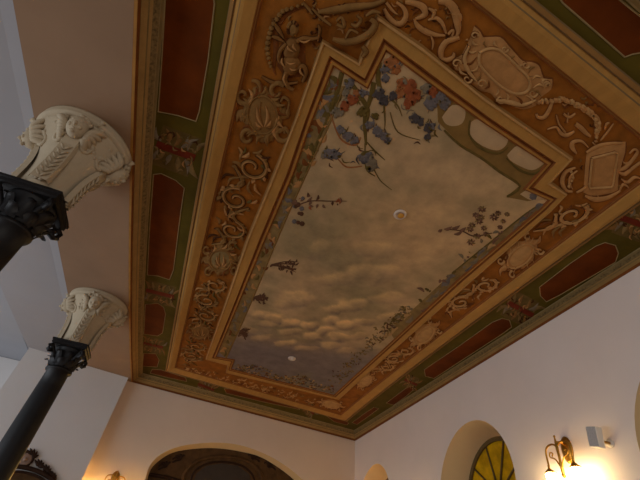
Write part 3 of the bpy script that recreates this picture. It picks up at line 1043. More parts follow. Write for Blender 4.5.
with part('scrollwork', 'small painted leaves between the near side scrolls') as b:
    for x0_, y0_, x1_, y1_, n_ in ((386, 2, 462, 40, 46), (452, 34, 470, 76, 12), (540, 96, 598, 146, 26), (312, 2, 380, 34, 30), (560, 150, 640, 196, 20)):
        for k in range(n_):
            x_, y_ = random.uniform(x0_, x1_), random.uniform(y0_, y1_)
            if x0_ == 386 and (y_ - 12) > (x_ - 380) * 0.76:
                continue
            if x0_ in (312, 540) and y_ - y0_ > (x_ - x0_) * 0.9 + 8:
                continue
            leafpx(b, x_, y_, x_ + random.uniform(-7, 7), y_ + random.uniform(-6, 6), random.uniform(1.4, 3), random.choice(['umber', 'umber', 'grisaille', 'grisaille_olive', 'umber_dark']), 0.006, ZP - 0.0005, 0.35)
with part('ribbon', 'curled tan ribbon over the near left moulding corner') as b:
    for pts in ([(333, 37, 4), (345, 40, 7), (358, 38, 7.5), (370, 31, 7), (375, 22, 6), (370, 17, 4)], [(362, 44, 3), (366, 50, 5), (362, 55, 2)], [(337, 22, 3), (344, 25, 4), (342, 16, 3), (337, 19, 2)],
                [(351, 22, 2), (357, 24, 4), (361, 18, 3), (357, 14, 2)], [(346, 36, 2), (351, 28, 3), (358, 31, 2)], [(366, 14, 2), (373, 10, 4), (380, 11, 2)]):
        rib(b, pts, 'grisaille_olive', 0.02, ZP - 0.036, under='umber')
    for pts in ([(318, 12, 4), (335, 10, 8), (352, 7, 8), (372, 5, 6), (385, 0, 4)], [(312, 8, 2), (322, 18, 3), (331, 25, 2)], [(303, 2, 2), (309, 9, 3), (313, 14, 2)]):
        rib(b, pts, 'grisaille_olive', 0.016, ZP - 0.002, under='umber')

# left frieze
with part('garland', 'bead garland hanging in the near left corner') as b:
    rib(b, [(306, 6, 3), (291, 11, 5), (281, 20, 6), (276, 34, 6), (276, 48, 5), (274, 68, 3), (276, 75, 1)], 'umber', 0.003, ZP)
    for p in smooth([(303, 4, 3), (292, 8, 4), (283, 11, 5), (277, 19, 5), (271.5, 28, 5), (269, 37.5, 5), (267.5, 48, 5), (269, 58, 4), (271, 66, 3)], 2):
        petal_disc(b, p[0], p[1], p[2] * 0.55, 'grisaille_olive', 0.016, ZP - 0.003)
with part('cherub', 'painted grey-brown cherub figure in the near left corner') as b:
    pblob(b, [(279, 47), (286, 38), (297, 37), (305, 46), (306, 62), (300, 77), (286, 78), (277, 66)], 'umber', 0.003, ZP)
    pblob(b, [tuple(p) for p in smooth([(286, 42), (291, 37), (297, 39), (300, 46), (299, 54), (295, 60), (288, 60), (283, 53), (286, 42)], 3)][:-1], 'grisaille_dim', 0.026, ZP - 0.003)     # chest
    pblob(b, [tuple(p) for p in smooth([(284, 57), (290, 55), (297, 57), (301, 64), (297, 73), (289, 75), (283, 68), (284, 57)], 3)][:-1], 'grisaille_dim', 0.03, ZP - 0.004)     # belly
    pblob(b, [tuple(p) for p in smooth([(289, 27), (292, 21), (297, 22), (299, 28), (297, 34), (293, 36), (289, 33), (289, 27)], 3)][:-1], 'grisaille_olive', 0.03, ZP - 0.003)     # head
    for k in range(12):
        a = 2.6 + k * 0.28
        petal_disc(b, 293.5 + 5 * math.cos(a), 28 + 7 * math.sin(a), 1.9, random.choice(['umber', 'grisaille_olive', 'umber_dark']), 0.014, ZP - 0.02)
    for pts in ([(297, 41, 5), (304, 38, 4.6), (312, 38.5, 3.8), (319, 37, 3)], [(287, 43, 4), (281, 50, 4.4), (279, 59, 3.6), (283, 64, 2.4)], [(296, 68, 6), (303, 66, 5.4), (306, 73, 4.4), (303, 81, 3)],
                [(288, 70, 6), (285, 79, 5), (289, 87, 4), (294, 89, 2.4)], [(318, 40, 2), (320, 30, 3), (318, 24, 1.5)]):
        rib(b, pts, 'grisaille_dim', 0.024, ZP - 0.006, under='umber_dark')
    for pts in ([(262, 76, 1.4), (272, 82, 3.6), (284, 84, 3.6), (298, 82, 2)], [(284, 38, 1), (279, 30, 4), (275, 24, 3), (273, 18, 1)], [(285, 42, 1), (278, 38, 4), (272, 36, 2)]):
        rib(b, pts, 'grisaille_dim', 0.014, ZP - 0.003, under='umber_dark')
    for x_, y_, ex, ey in ((288, 44, 294, 50), (294, 42, 297, 49), (287, 60, 296, 61), (290, 66, 297, 68), (283, 56, 286, 66), (301, 66, 304, 74), (300, 39, 311, 38), (286, 72, 287, 84)):
        leafpx(b, x_, y_, ex, ey, 2.2, 'grisaille', 0.008, ZP - 0.03, 0.2)
    for k in range(26):
        x_, y_ = random.uniform(276, 322), random.uniform(4, 60)
        if 280 < x_ < 306 and y_ > 16:
            continue
        leafpx(b, x_, y_, x_ + random.uniform(-7, 7), y_ + random.uniform(-7, 7), 2.4, random.choice(['umber_dark', 'umber', 'grisaille_olive']), 0.006, ZP - 0.001, 0.3)
cartouche(263, 114, -0.12, 20, 27, 'olive scrolled cartouche on the near left frieze', 'grisaille_olive', 'grisaille_olive')
with part('scrollwork', 'hooked scroll above the left cartouche') as b:
    for pts in ([(252, 80, 3), (258, 82, 4), (261, 89, 4), (257, 96, 4), (250, 98, 3)], [(248, 104, 2), (245, 112, 3), (244, 121, 2)], [(281, 101, 2), (284, 97, 3), (289, 101, 2.4), (288, 110, 1.4)], [(279, 132, 3), (285, 128, 4), (289, 133, 3)]):
        rib(b, pts, 'grisaille_olive', 0.016, ZP - 0.004, under='umber')
mL = ALine([(205.5, 358), (225, 302), (245.5, 240), (273, 172), (294, 120)])
mR = ALine([(551, 209), (466, 284.5), (397.5, 345.5), (339, 398.5)])


def rinceau(lineA, lineB, y0, y1, step, m, lab, seed):
    """acanthus scrolls: spirals set left and right along the band, thick with lobed leaves"""
    r_ = random.Random(seed)
    pool = {'grisaille_olive': ['grisaille_olive', 'grisaille_olive', 'grisaille', 'leaf_olive', 'umber_dark'],
            'grisaille': ['grisaille', 'grisaille_pale', 'grisaille', 'grisaille_olive', 'umber']}[m]
    hi = 'grisaille' if m == 'grisaille_olive' else 'grisaille_pale'
    with part('scrollwork', lab) as b_:
        n = max(1, int(round((y1 - y0) / step)))
        for k in range(n):
            y = y0 + (k + 0.5) * (y1 - y0) / n
            xa, xb = lineA(y), lineB(y)
            lo_, hi_ = min(xa, xb) + 0.02, max(xa, xb) - 0.02
            W = abs(xb - xa)
            xc = (xa + xb) / 2
            sd = 1 if k % 2 == 0 else -1
            cx_ = xc + sd * 0.06 * W
            R0 = 0.36 * W

            def leaf(x_, y_, a2, l_, w_, mm, dzz):
                ex = min(max(x_ + l_ * math.cos(a2), lo_), hi_)
                ey = y_ + l_ * math.sin(a2)
                bx, by = (x_ + ex) / 2 - 0.22 * (ey - y_), (y_ + ey) / 2 + 0.22 * (ex - x_)
                bx = min(max(bx, lo_), hi_)
                prib(b_, [(x_, y_, w_ * 0.4), (bx, by, w_), (ex, ey, 0.004)], mm, 0.012, ZP - dzz, 3)
            for j in range(13):
                a = r_.uniform(0, 6.28)
                rr = R0 * r_.uniform(0.55, 1.05)
                leaf(min(max(cx_ + rr * math.cos(a), lo_), hi_), y + rr * math.sin(a), a + r_.uniform(0.5, 1.7) * sd, r_.uniform(0.35, 0.7) * R0, r_.uniform(0.022, 0.042), r_.choice(pool), 0.001 + 0.0008 * (j % 4))
            pts = []
            for j in range(15):
                t = j / 14
                a = -math.pi / 2 + t * 7.8
                rr = R0 * (1 - 0.8 * t)
                pts.append((cx_ + sd * rr * math.cos(a), y + rr * math.sin(a), 0.042 * (1 - 0.5 * t)))
            prib(b_, pts, m, 0.012, ZP - 0.004, 2, under='umber_dark')
            prib(b_, [(p[0], p[1], 0.011) for p in pts], hi, 0.006, ZP - 0.0155, 2)
            for j in range(6):
                a = -1.2 + j * 0.75
                leaf(cx_ + sd * R0 * 0.95 * math.cos(a), y + R0 * 0.95 * math.sin(a), (a + 0.9) if sd > 0 else math.pi - (a + 0.9), 0.32 * R0, 0.036, r_.choice([m, hi]), 0.006)
            y2 = y + (y1 - y0) / n / 2
            for q_ in range(5):
                leaf(xc - sd * (0.12 * q_ - 0.25) * W, y2 - 0.06, math.pi / 2 + (q_ - 2) * 0.45, 0.17, 0.03, r_.choice(pool), 0.005)
            prib(b_, [(cx_ - sd * R0, y + R0 * 0.3, 0.02), (xc, y2, 0.04), (xc - sd * (0.3 * W), y2 + 0.12, 0.012)], m, 0.012, ZP - 0.005, 4, under='umber_dark')


def yof(px_, py_):
    return onz(px_, py_)[1]


rinceau(tL, mL, yof(245, 142), yof(222, 240), 0.42, 'grisaille_olive', 'tangled olive-brown acanthus scrolls on the left frieze', 3)
cartouche(221, 259, -0.1, 15, 15, 'round dark medallion halfway along the left frieze', 'cornice_olive', 'grisaille_olive')
rinceau(tL, mL, yof(216, 276), yof(205, 322), 0.42, 'grisaille_olive', 'olive-brown acanthus scrolls beyond the left medallion', 4)
cartouche(201, 331, -0.05, 11, 8, 'small olive medallion near the far end of left frieze', 'grisaille_olive', 'grisaille_olive')
rinceau(tL, mL, yof(196, 340), yof(191, 361), 0.42, 'grisaille_olive', 'acanthus scrolls at the far left corner', 5)
# right frieze
rinceau(tR, mR, yof(588, 200), yof(550, 226), 0.26, 'grisaille', 'slender leaf stems below the corner tablet', 6)
cartouche(520, 255, -0.72, 21, 12, 'pale leafy cartouche on the right frieze', 'grisaille_pale', 'grisaille')
rinceau(tR, mR, yof(497, 275), yof(450, 310), 0.34, 'grisaille', 'tan acanthus scrolls between the two right cartouches', 7)
cartouche(425, 334, -0.72, 15, 8.5, 'small pale oval cartouche on the right frieze', 'grisaille_pale', 'grisaille')
rinceau(tR, mR, yof(410, 346), yof(380, 370), 0.36, 'grisaille', 'tan acanthus scrolls beyond the small right cartouche', 8)
cartouche(366, 380, -0.72, 9, 5.5, 'small pale oval near the far right corner', 'grisaille_pale', 'grisaille')
# far frieze
cartouche(331, 404, 0.2, 11, 4.2, 'flat pale oval at the far right corner of the frieze', 'grisaille_pale', 'grisaille')
with part('scrollwork', 'flat painted scrolls along the far frieze') as b:
    for k in range(150):
        px_ = random.uniform(182, 320)
        py_ = 363.5 + (px_ - 182) * 0.256 + random.uniform(0.5, 7.5)
        leafpx(b, px_, py_, px_ + random.uniform(-6, 6), py_ + random.uniform(-1.6, 1.6), random.uniform(0.8, 1.6), random.choice(['grisaille', 'grisaille_olive', 'umber', 'grisaille_pale', 'grisaille']), 0.01, ZP - 0.001 - 0.0006 * (k % 3), 0.25)


# ------------------------------------------------------------------ ceiling: what is painted on the sky
def spart(name, label=None):
    class Ctx:
        def __enter__(s):
            s.b = MB()
            return s.b

        def __exit__(s, *a):
            s.b.build(name, sky, label)
    return Ctx()


ZS = ZCEIL - 0.0012
# leaf bands beside the long mouldings
with spart('leaf_band', 'olive leaf band along the left moulding') as b:
    Li = [(319, 84), (309, 120), (292, 170), (268, 230), (243, 293), (219, 352)]
    Lo = [(344, 86), (331, 120), (308, 170), (281, 230), (252, 300), (226, 358)]
    b.add([tuple(onz(*p)[:2]) + (ZS,) for p in Li] + [tuple(onz(*p)[:2]) + (ZS,) for p in Lo], [(k, k + 1, k + 7, k + 6) for k in range(5)], 'leaf_band', False)
    rib(b, [p + (1.6,) for p in Lo], 'olive_gold', 0.004, ZS - 0.001, 3)
    for k in range(80):
        t = k / 79
        i_ = min(int(t * 5), 4)
        f_ = t * 5 - i_
        a_ = np.array(Li[i_]) * (1 - f_) + np.array(Li[i_ + 1]) * f_
        c_ = np.array(Lo[i_]) * (1 - f_) + np.array(Lo[i_ + 1]) * f_
        w_ = np.linalg.norm(c_ - a_)
        p0 = a_ + (c_ - a_) * random.uniform(0.25, 0.8)
        ang = random.uniform(0, 6.28)
        leafpx(b, p0[0], p0[1], p0[0] + w_ * 0.5 * math.cos(ang), p0[1] + w_ * 0.6 * math.sin(ang), w_ * 0.3, random.choice(['leaf_blue', 'grisaille', 'leaf_olive', 'umber', 'petal_blue']), 0.003, ZS - 0.001, 0.3)
with spart('leaf_band', 'grey leaf band along the right moulding') as b:
    Li = [(556, 200), (543, 209), (500, 246), (460, 279.5), (430, 307), (395, 340)]
    Lo = [(541, 204), (525, 214), (489, 243), (452, 273), (424, 299), (389, 331)]
    b.add([tuple(onz(*p)[:2]) + (ZS,) for p in Li] + [tuple(onz(*p)[:2]) + (ZS,) for p in Lo], [(k, k + 1, k + 7, k + 6) for k in range(5)], 'leaf_band', False)
    rib(b, [p + (1.3,) for p in Lo[:4]], 'leaf_olive', 0.003, ZS - 0.001, 3)
    for k in range(26):
        t = k / 25
        i_ = min(int(t * 5), 4)
        f_ = t * 5 - i_
        a_ = np.array(Li[i_]) * (1 - f_) + np.array(Li[i_ + 1]) * f_
        c_ = np.array(Lo[i_]) * (1 - f_) + np.array(Lo[i_ + 1]) * f_
        p0 = a_ + (c_ - a_) * random.uniform(0.3, 0.8)
        ang = random.uniform(-0.9, -0.4) + random.choice([0, math.pi])
        leafpx(b, p0[0], p0[1], p0[0] + 10 * math.cos(ang), p0[1] + 10 * math.sin(ang), 4, random.choice(['leaf_blue', 'petal_blue', 'petal_purple', 'leaf_blue', 'petal_pale']), 0.003, ZS - 0.001, 0.2)

# olive balustrade with cream openings at the near right corner
with spart('painted_balustrade', 'olive painted arcade with three cream openings') as b:
    ol = [(404, 66), (420, 72), (436, 85), (456, 100), (480, 117), (520, 146), (546, 163), (527, 186), (550, 199), (527, 201), (506, 197), (519, 186), (500, 172), (480, 156), (460, 144), (446, 130), (438, 122), (440, 116), (432, 104), (418, 90)]
    P = [tuple(onz(*p)[:2]) + (ZS,) for p in ol[2:17]]
    b.add(P, [tuple(range(len(P)))], 'olive_gold', False)
    rib(b, [(507, 196.5, 2.5), (520, 186, 2.5), (500, 172, 2.5), (480, 157, 2.5), (460, 145, 2.5), (444, 130, 2)], 'leaf_olive', 0.004, ZS - 0.001, 3)
    for pts in ([(442, 117), (452, 105), (464, 108), (465, 117), (461, 124), (452, 126), (445, 123)], [(471, 122), (477, 119), (487, 124), (504, 134), (508, 138), (506, 145), (499, 150), (490, 149), (478, 143), (470, 134)],
                [(507, 155), (518, 145), (530, 151), (544, 160), (542, 165), (532, 170), (520, 166), (510, 160)], [(520, 194), (532, 188), (546, 198), (532, 200.5)]):
        pblob(b, [tuple(p) for p in smooth(pts + pts[:1], 3)][:-1], 'cream_paint', 0.002, ZS - 0.001)
    rib(b, [(470, 120, 1), (469, 134, 2), (478, 146, 2.4), (490, 152, 2.4), (500, 153, 1.6), (508, 147, 1)], 'leaf_olive', 0.004, ZS - 0.002, 3)
    rib(b, [(506, 158, 1), (518, 169, 2.4), (532, 174, 2.4), (542, 169, 1.2)], 'leaf_olive', 0.004, ZS - 0.002, 3)
    petal_disc(b, 533, 196, 4, 'petal_blue', 0.003, ZS - 0.003)
with spart('painted_balustrade', 'olive stems framing the near left flowers') as b:
    for pts in ([(342, 72, 5), (338, 88, 5), (333, 104, 4), (322, 130, 3), (306, 172, 2.4)], [(352, 84, 4), (360, 96, 5), (368, 110, 4), (366, 124, 2)], [(374, 82, 5), (371, 96, 5), (366, 112, 3)], [(380, 62, 4), (378, 80, 5), (382, 92, 3)]):
        rib(b, pts, 'leaf_olive', 0.003, ZS - 0.001)

flowers = [  # (x, y, r, paint)
    (352, 100, 7, 'petal_red'), (345, 105, 6, 'petal_red'), (356, 93, 4, 'petal_rust'), (350, 83, 6, 'petal_blue'), (346, 92, 5, 'leaf_blue'), (363, 93, 4, 'petal_blue'),
    (392, 62, 8, 'petal_rust'), (396, 70, 6, 'petal_rust'), (385, 69, 5, 'petal_blue'), (386, 78, 5, 'petal_blue'), (408, 88, 10, 'petal_red'), (403, 83, 7, 'petal_rust'), (413, 96, 8, 'petal_red'), (408, 103, 6, 'petal_red'), (401, 93, 6, 'petal_rust'),
    (379, 94, 7, 'petal_navy'), (384, 100, 6, 'petal_navy'), (393, 96, 5, 'petal_navy'), (426, 88, 6, 'leaf_blue'), (433, 92, 6, 'petal_red'), (430, 103, 8, 'petal_blue'), (440, 97, 6, 'petal_blue'), (444, 104, 7, 'petal_blue'),
    (415, 118, 6, 'petal_navy'), (420, 121, 5, 'petal_navy'), (428, 128, 5, 'petal_navy'), (428, 137, 4, 'petal_navy'), (432, 126, 4, 'petal_blue'),
    (329, 153, 6, 'petal_blue'), (335, 155, 6, 'petal_blue'), (324, 155, 4, 'leaf_blue'), (338, 112, 6, 'leaf_blue'), (363, 158, 6, 'petal_blue'), (371, 163, 8, 'leaf_blue'), (368, 157, 6, 'petal_blue'),
    (341, 130, 5, 'petal_blue'), (348, 136, 6, 'petal_blue'), (354, 140, 5, 'petal_blue'), (370, 125, 5, 'petal_blue'), (377, 131, 6, 'petal_blue'), (384, 137, 5, 'petal_blue'), (388, 140, 4, 'petal_navy'), (375, 116, 4, 'leaf_olive'), (362, 112, 6, 'leaf_olive')]
with spart('flower_spray', 'blue and red flowers painted at the near end of the sky') as b:
    for pts in ([(330, 112, 1), (340, 138, 1.6), (355, 145, 1.8), (361, 137, 1)], [(338, 159, 1), (347, 167, 1.6), (362, 166, 1)], [(365, 143, 1.2), (366, 168, 1.6), (375, 176, 1)], [(367, 142, 1), (374, 150, 1.6), (385, 160, 0.6)], [(390, 112, 0.8), (398, 132, 1.2), (420, 140, 0.6)],
                [(384, 104, 2), (385, 122, 1.2), (384, 130, 0.5)], [(365, 112, 4), (365, 128, 4), (366, 145, 2)], [(392, 100, 2), (398, 106, 1.4), (402, 116, 0.6)], [(372, 165, 1), (380, 180, 0.9), (392, 190, 0.4)]):
        rib(b, pts, 'petal_rust' if pts[0][0] < 360 else 'leaf_olive', 0.002, ZS - 0.001)
    for k in range(110):
        fx, fy, fr, fm = random.choice(flowers)
        x_, y_ = fx + random.uniform(-9, 9), fy + random.uniform(-8, 8)
        if x_ < 322 or y_ < 52 or (y_ < 90 and x_ < 386) or (y_ - 44) < (x_ - 384) * 0.72 + 5:
            continue
        a = random.uniform(0, 6.28)
        l_ = random.uniform(4, 10)
        leafpx(b, x_, y_, x_ + l_ * math.cos(a), y_ + l_ * math.sin(a), random.uniform(1.0, 2.6), random.choice(['leaf_olive', 'leaf_band', 'leaf_blue', 'petal_blue', 'petal_navy', 'leaf_olive', 'twig']), 0.002, ZS - 0.001, 0.3)
    for x_, y_, r_, m_ in flowers:
        petal_disc(b, x_, y_, r_ * 0.8, m_, 0.004, ZS - 0.002, k=5)
        for j in range(6):
            a = random.uniform(0, 6.28)
            petal_disc(b, x_ + r_ * 0.7 * math.cos(a), y_ + r_ * 0.7 * math.sin(a), r_ * random.uniform(0.25, 0.42), m_ if random.random() < 0.75 else random.choice(['leaf_blue', 'leaf_olive', 'petal_navy']), 0.005, ZS - 0.003, k=3)
with spart('leaf_twig', 'dark leafy twig reaching in from the left edge') as b:
    rib(b, [(296, 206, 1.2), (310, 201, 1.2), (330, 201, 1), (347, 201, 0.5)], 'twig', 0.002, ZS - 0.001)
    for k in range(20):
        x_ = 294 + 50 * random.random() ** 1.6
        y_ = 202 + random.uniform(-6, 5) * (1 if x_ < 315 else 0.5)
        leafpx(b, x_, y_, x_ + random.uniform(-4, 5), y_ + random.uniform(-6, 4), 2.6, random.choice(['twig', 'petal_purple', 'petal_purple', 'petal_red']), 0.003, ZS - 0.002)
    for k in range(12):
        petal_disc(b, random.uniform(291, 303), random.uniform(198, 224), random.uniform(1.4, 3), random.choice(['petal_purple', 'twig', 'petal_blue']), 0.003, ZS - 0.002)
for lab, x_, y_, ln in (('thin bare twigs at the left edge of the sky', 272, 264, 30), ('small dark bush low on the left edge of the sky', 254, 298, 14), ('faint dark leaves near the far left of the sky', 240, 330, 10)):
    with spart('leaf_twig', lab) as b:
        for k in range(7):
            a = random.uniform(-0.7, 0.5)
            x_, y_ = x_ - 0.3, y_ + random.uniform(-0.6, 1.2)
            ex, ey = x_ + ln * math.cos(a) * random.uniform(0.7, 1), y_ + ln * 0.75 * math.sin(a)
            rib(b, [(x_, y_, 1.1), ((x_ + ex) / 2, (y_ + ey) / 2 - 1.5, 0.8), (ex, ey, 0.4)], 'twig', 0.002, ZS - 0.001)
            for j in range(5):
                t = random.uniform(0.3, 1)
                lx, ly = x_ + (ex - x_) * t, y_ + (ey - y_) * t
                leafpx(b, lx, ly, lx + random.uniform(-2, 5), ly + random.uniform(-4, 4), 1.6, 'twig', 0.003, ZS - 0.002)
with spart('flower_spray', 'purple-brown blossoms along the right edge of the sky') as b:
    rib(b, [(446, 229, 1), (462, 231, 1.2), (474, 236, 1.4), (492, 233, 1)], 'twig', 0.002, ZS - 0.001)
    for x_, y_, r_ in [(472, 225, 4), (479, 221, 4.5), (476, 215, 4), (482, 209, 4.5), (481, 217, 4), (470, 229, 4), (494, 217, 5), (498, 213, 3.5), (507, 214, 3), (471, 242, 4.5), (477, 236, 4), (486, 234, 3.4), (500, 227, 3), (503, 221, 3), (484, 228, 3.4)]:
        for k in range(7):
            a = k * 0.9 + x_
            leafpx(b, x_ + r_ * 0.25 * math.cos(a), y_ + r_ * 0.2 * math.sin(a), x_ + r_ * math.cos(a + 0.5), y_ + r_ * 0.8 * math.sin(a + 0.5), 1.9, random.choice(['petal_purple', 'petal_purple', 'twig', 'leaf_band']), 0.003, ZS - 0.002, 0.3)
    for a_ in ((444, 229, 452, 226), (452, 228, 460, 225), (454, 234, 463, 230), (460, 230, 466, 227), (438, 231, 442, 229)):
        leafpx(b, *a_, 3.4, 'petal_purple', 0.003, ZS - 0.002)
    for k in range(26):
        t = random.random()
        x_, y_ = 500 - 100 * t + random.uniform(-6, 4), 236 + 84 * t + random.uniform(-7, 3)
        leafpx(b, x_, y_, x_ - random.uniform(-3, 8), y_ - random.uniform(-3, 5), 3, random.choice(['petal_purple', 'leaf_blue', 'leaf_olive']), 0.003, ZS - 0.002)
with spart('painted_bushes', 'dull green bushes along the far right edge of the sky') as b:
    for k in range(170):
        t = random.random()
        x_, y_ = 414 - 76 * t - 12 * random.random() ** 1.8, 304 + 76 * t + random.uniform(-3, 5)
        a = random.uniform(0, 6.28)
        l_ = random.uniform(2.5, 6) * (1 - 0.4 * t)
        leafpx(b, x_, y_, x_ + l_ * math.cos(a), y_ + l_ * 0.7 * math.sin(a), l_ * 0.4, random.choice(['leaf_olive', 'leaf_olive', 'leaf_blue', 'leaf_band', 'twig', 'olive_gold']), 0.003, ZS - 0.001 - 0.0005 * (k % 3), 0.3)
with spart('painted_flower_bed', 'pale and dark blossoms along the far end of the sky') as b:
    for k in range(260):
        t = random.random()
        x_ = 236 + 98 * t
        y_ = 371 + 22 * t - 0.5 + random.uniform(-7, 0.5) * (0.6 + 0.8 * abs(math.sin(t * 7)))
        a = random.uniform(0, 6.28)
        leafpx(b, x_, y_, x_ + 3.2 * math.cos(a), y_ + 1.4 * math.sin(a), random.uniform(0.8, 1.5), random.choice(['petal_pale', 'leaf_band', 'leaf_olive', 'twig', 'olive_gold', 'leaf_olive', 'petal_navy', 'umber', 'leaf_blue']), 0.004, ZS - 0.001 - 0.0005 * (k % 3), 0.3)

# ------------------------------------------------------------------ spotlights in the painted sky
for i, (x_, y_, r_, lab) in enumerate([(400, 214, 0.062, 'small round white spotlight with amber lens, mid sky'), (292, 358, 0.066, 'small round white spotlight at the far end of the painted sky')]):
    c = onz(x_, y_)
    t_ = empty('ceiling_spotlight', (c[0], c[1], ZCEIL - 0.001))
    tag(t_, lab, 'ceiling light', 'spotlights in the painted sky')
    b = MB()
    b.lathe([(r_ * 0.5, 0), (r_ * 0.95, 0), (r_, -0.008), (r_ * 0.9, -0.02), (r_ * 0.74, -0.022), (r_ * 0.66, -0.012), (r_ * 0.5, -0.008)], (c[0], c[1], ZCEIL - 0.001), 'lamp_white', 28)
    b.build('rim', t_)
    b = MB()
    b.ball((c[0] + r_ * 0.2, c[1] + r_ * 0.1, ZCEIL - 0.012), (r_ * 0.5, r_ * 0.5, 0.022), 'lamp_amber' if i == 0 else 'lamp_white', 16, 8)
    b.build('lens', t_, 'amber lens' if i == 0 else None)


# ------------------------------------------------------------------ columns and stucco imposts
def column(cx, cy, label):
    t_ = empty('column', (cx, cy, 0))
    tag(t_, label, 'column', 'black columns under the beam', 'thing')
    ang = math.atan2(eL(6) - eL(2), 4) * -1
    b = MB()
    b.lathe([(0.17, 0), (0.17, 0.12), (0.15, 0.16), (0.16, 0.2), (0.135, 0.26), (0.14, 0.9), (0.128, 2.0), (0.118, 2.9), (0.115, 3.07), (0.135, 3.075), (0.14, 3.09), (0.135, 3.105), (0.115, 3.11)], (cx, cy, 0), 'black_iron', 28)
    b.build('shaft', t_)
    b = MB()
    b.lathe([(0.112, 3.10), (0.115, 3.2), (0.135, 3.27), (0.165, 3.31), (0.165, 3.33)], (cx, cy, 0), 'black_iron', 24)
    rot = Matrix.Rotation(ang, 3, 'Z')
    loop = []
    for k in range(4):
        a0 = math.pi / 4 + k * math.pi / 2
        for t in np.linspace(-0.5, 0.5, 7)[:-1]:
            a = a0 + math.pi / 4 + t * math.pi / 2 - math.pi / 4 + math.pi / 4
            rr = 0.185 + 0.075 * (2 * abs(t)) ** 2.2
            loop.append((rr * math.cos(a), rr * math.sin(a)))
    rows = [[Vector((cx, cy, z)) + rot @ Vector((x * s_, y * s_, 0)) for x, y in loop] for z, s_ in ((3.325, 0.92), (3.335, 1.0), (3.36, 1.0), (3.365, 1.05), (3.385, 1.05))]
    b.grid(rows, 'black_iron', closed=True, cap=True, smooth=False)
    cap = b.build('capital', t_)
    for row, (n, z0_, h_, r0, off) in enumerate([(8, 3.11, 0.10, 0.125, 0.0), (8, 3.13, 0.17, 0.13, 0.39)]):
        for k in range(n):
            a = 2 * math.pi * k / n + off + ang
            b = MB()
            rows = []
            for t in np.linspace(0, 1, 7):
                z = z0_ + h_ * (t if t < 0.85 else 0.85 - (t - 0.85) * 0.8)
                r = r0 + 0.012 * t + 0.06 * t ** 3
                w = 0.042 * (1 - 0.55 * t ** 2.5)
                row_ = []
                for q_ in (-1, -0.5, 0, 0.5, 1):
                    rr = r + 0.014 * (1 - abs(q_))
                    row_.append((cx + rr * math.cos(a) - q_ * w * math.sin(a), cy + rr * math.sin(a) + q_ * w * math.cos(a), z))
                rows.append(row_)
            b.grid(rows, 'black_iron')
            b.build('leaf', cap)
    for k in range(4):
        a = math.pi / 4 + k * math.pi / 2 + ang
        b = MB()
        pts, rads = [], []
        for t in np.linspace(0, 1, 14):
            if t < 0.45:
                r, z = 0.12 + 0.24 * t, 3.18 + 0.28 * t
            else:
                th = (t - 0.45) / 0.55 * 6.5
                k_ = 0.042 * (1 - (t - 0.45) * 1.1)
                r, z = 0.222 + k_ * math.sin(th) * 1.0, 3.268 + k_ * math.cos(th)
            pts.append((cx + r * math.cos(a), cy + r * math.sin(a), z))
            rads.append(0.022)
        b.tube(pts, rads, 'black_iron', 7)
        b.build('volute', cap)
    return t_


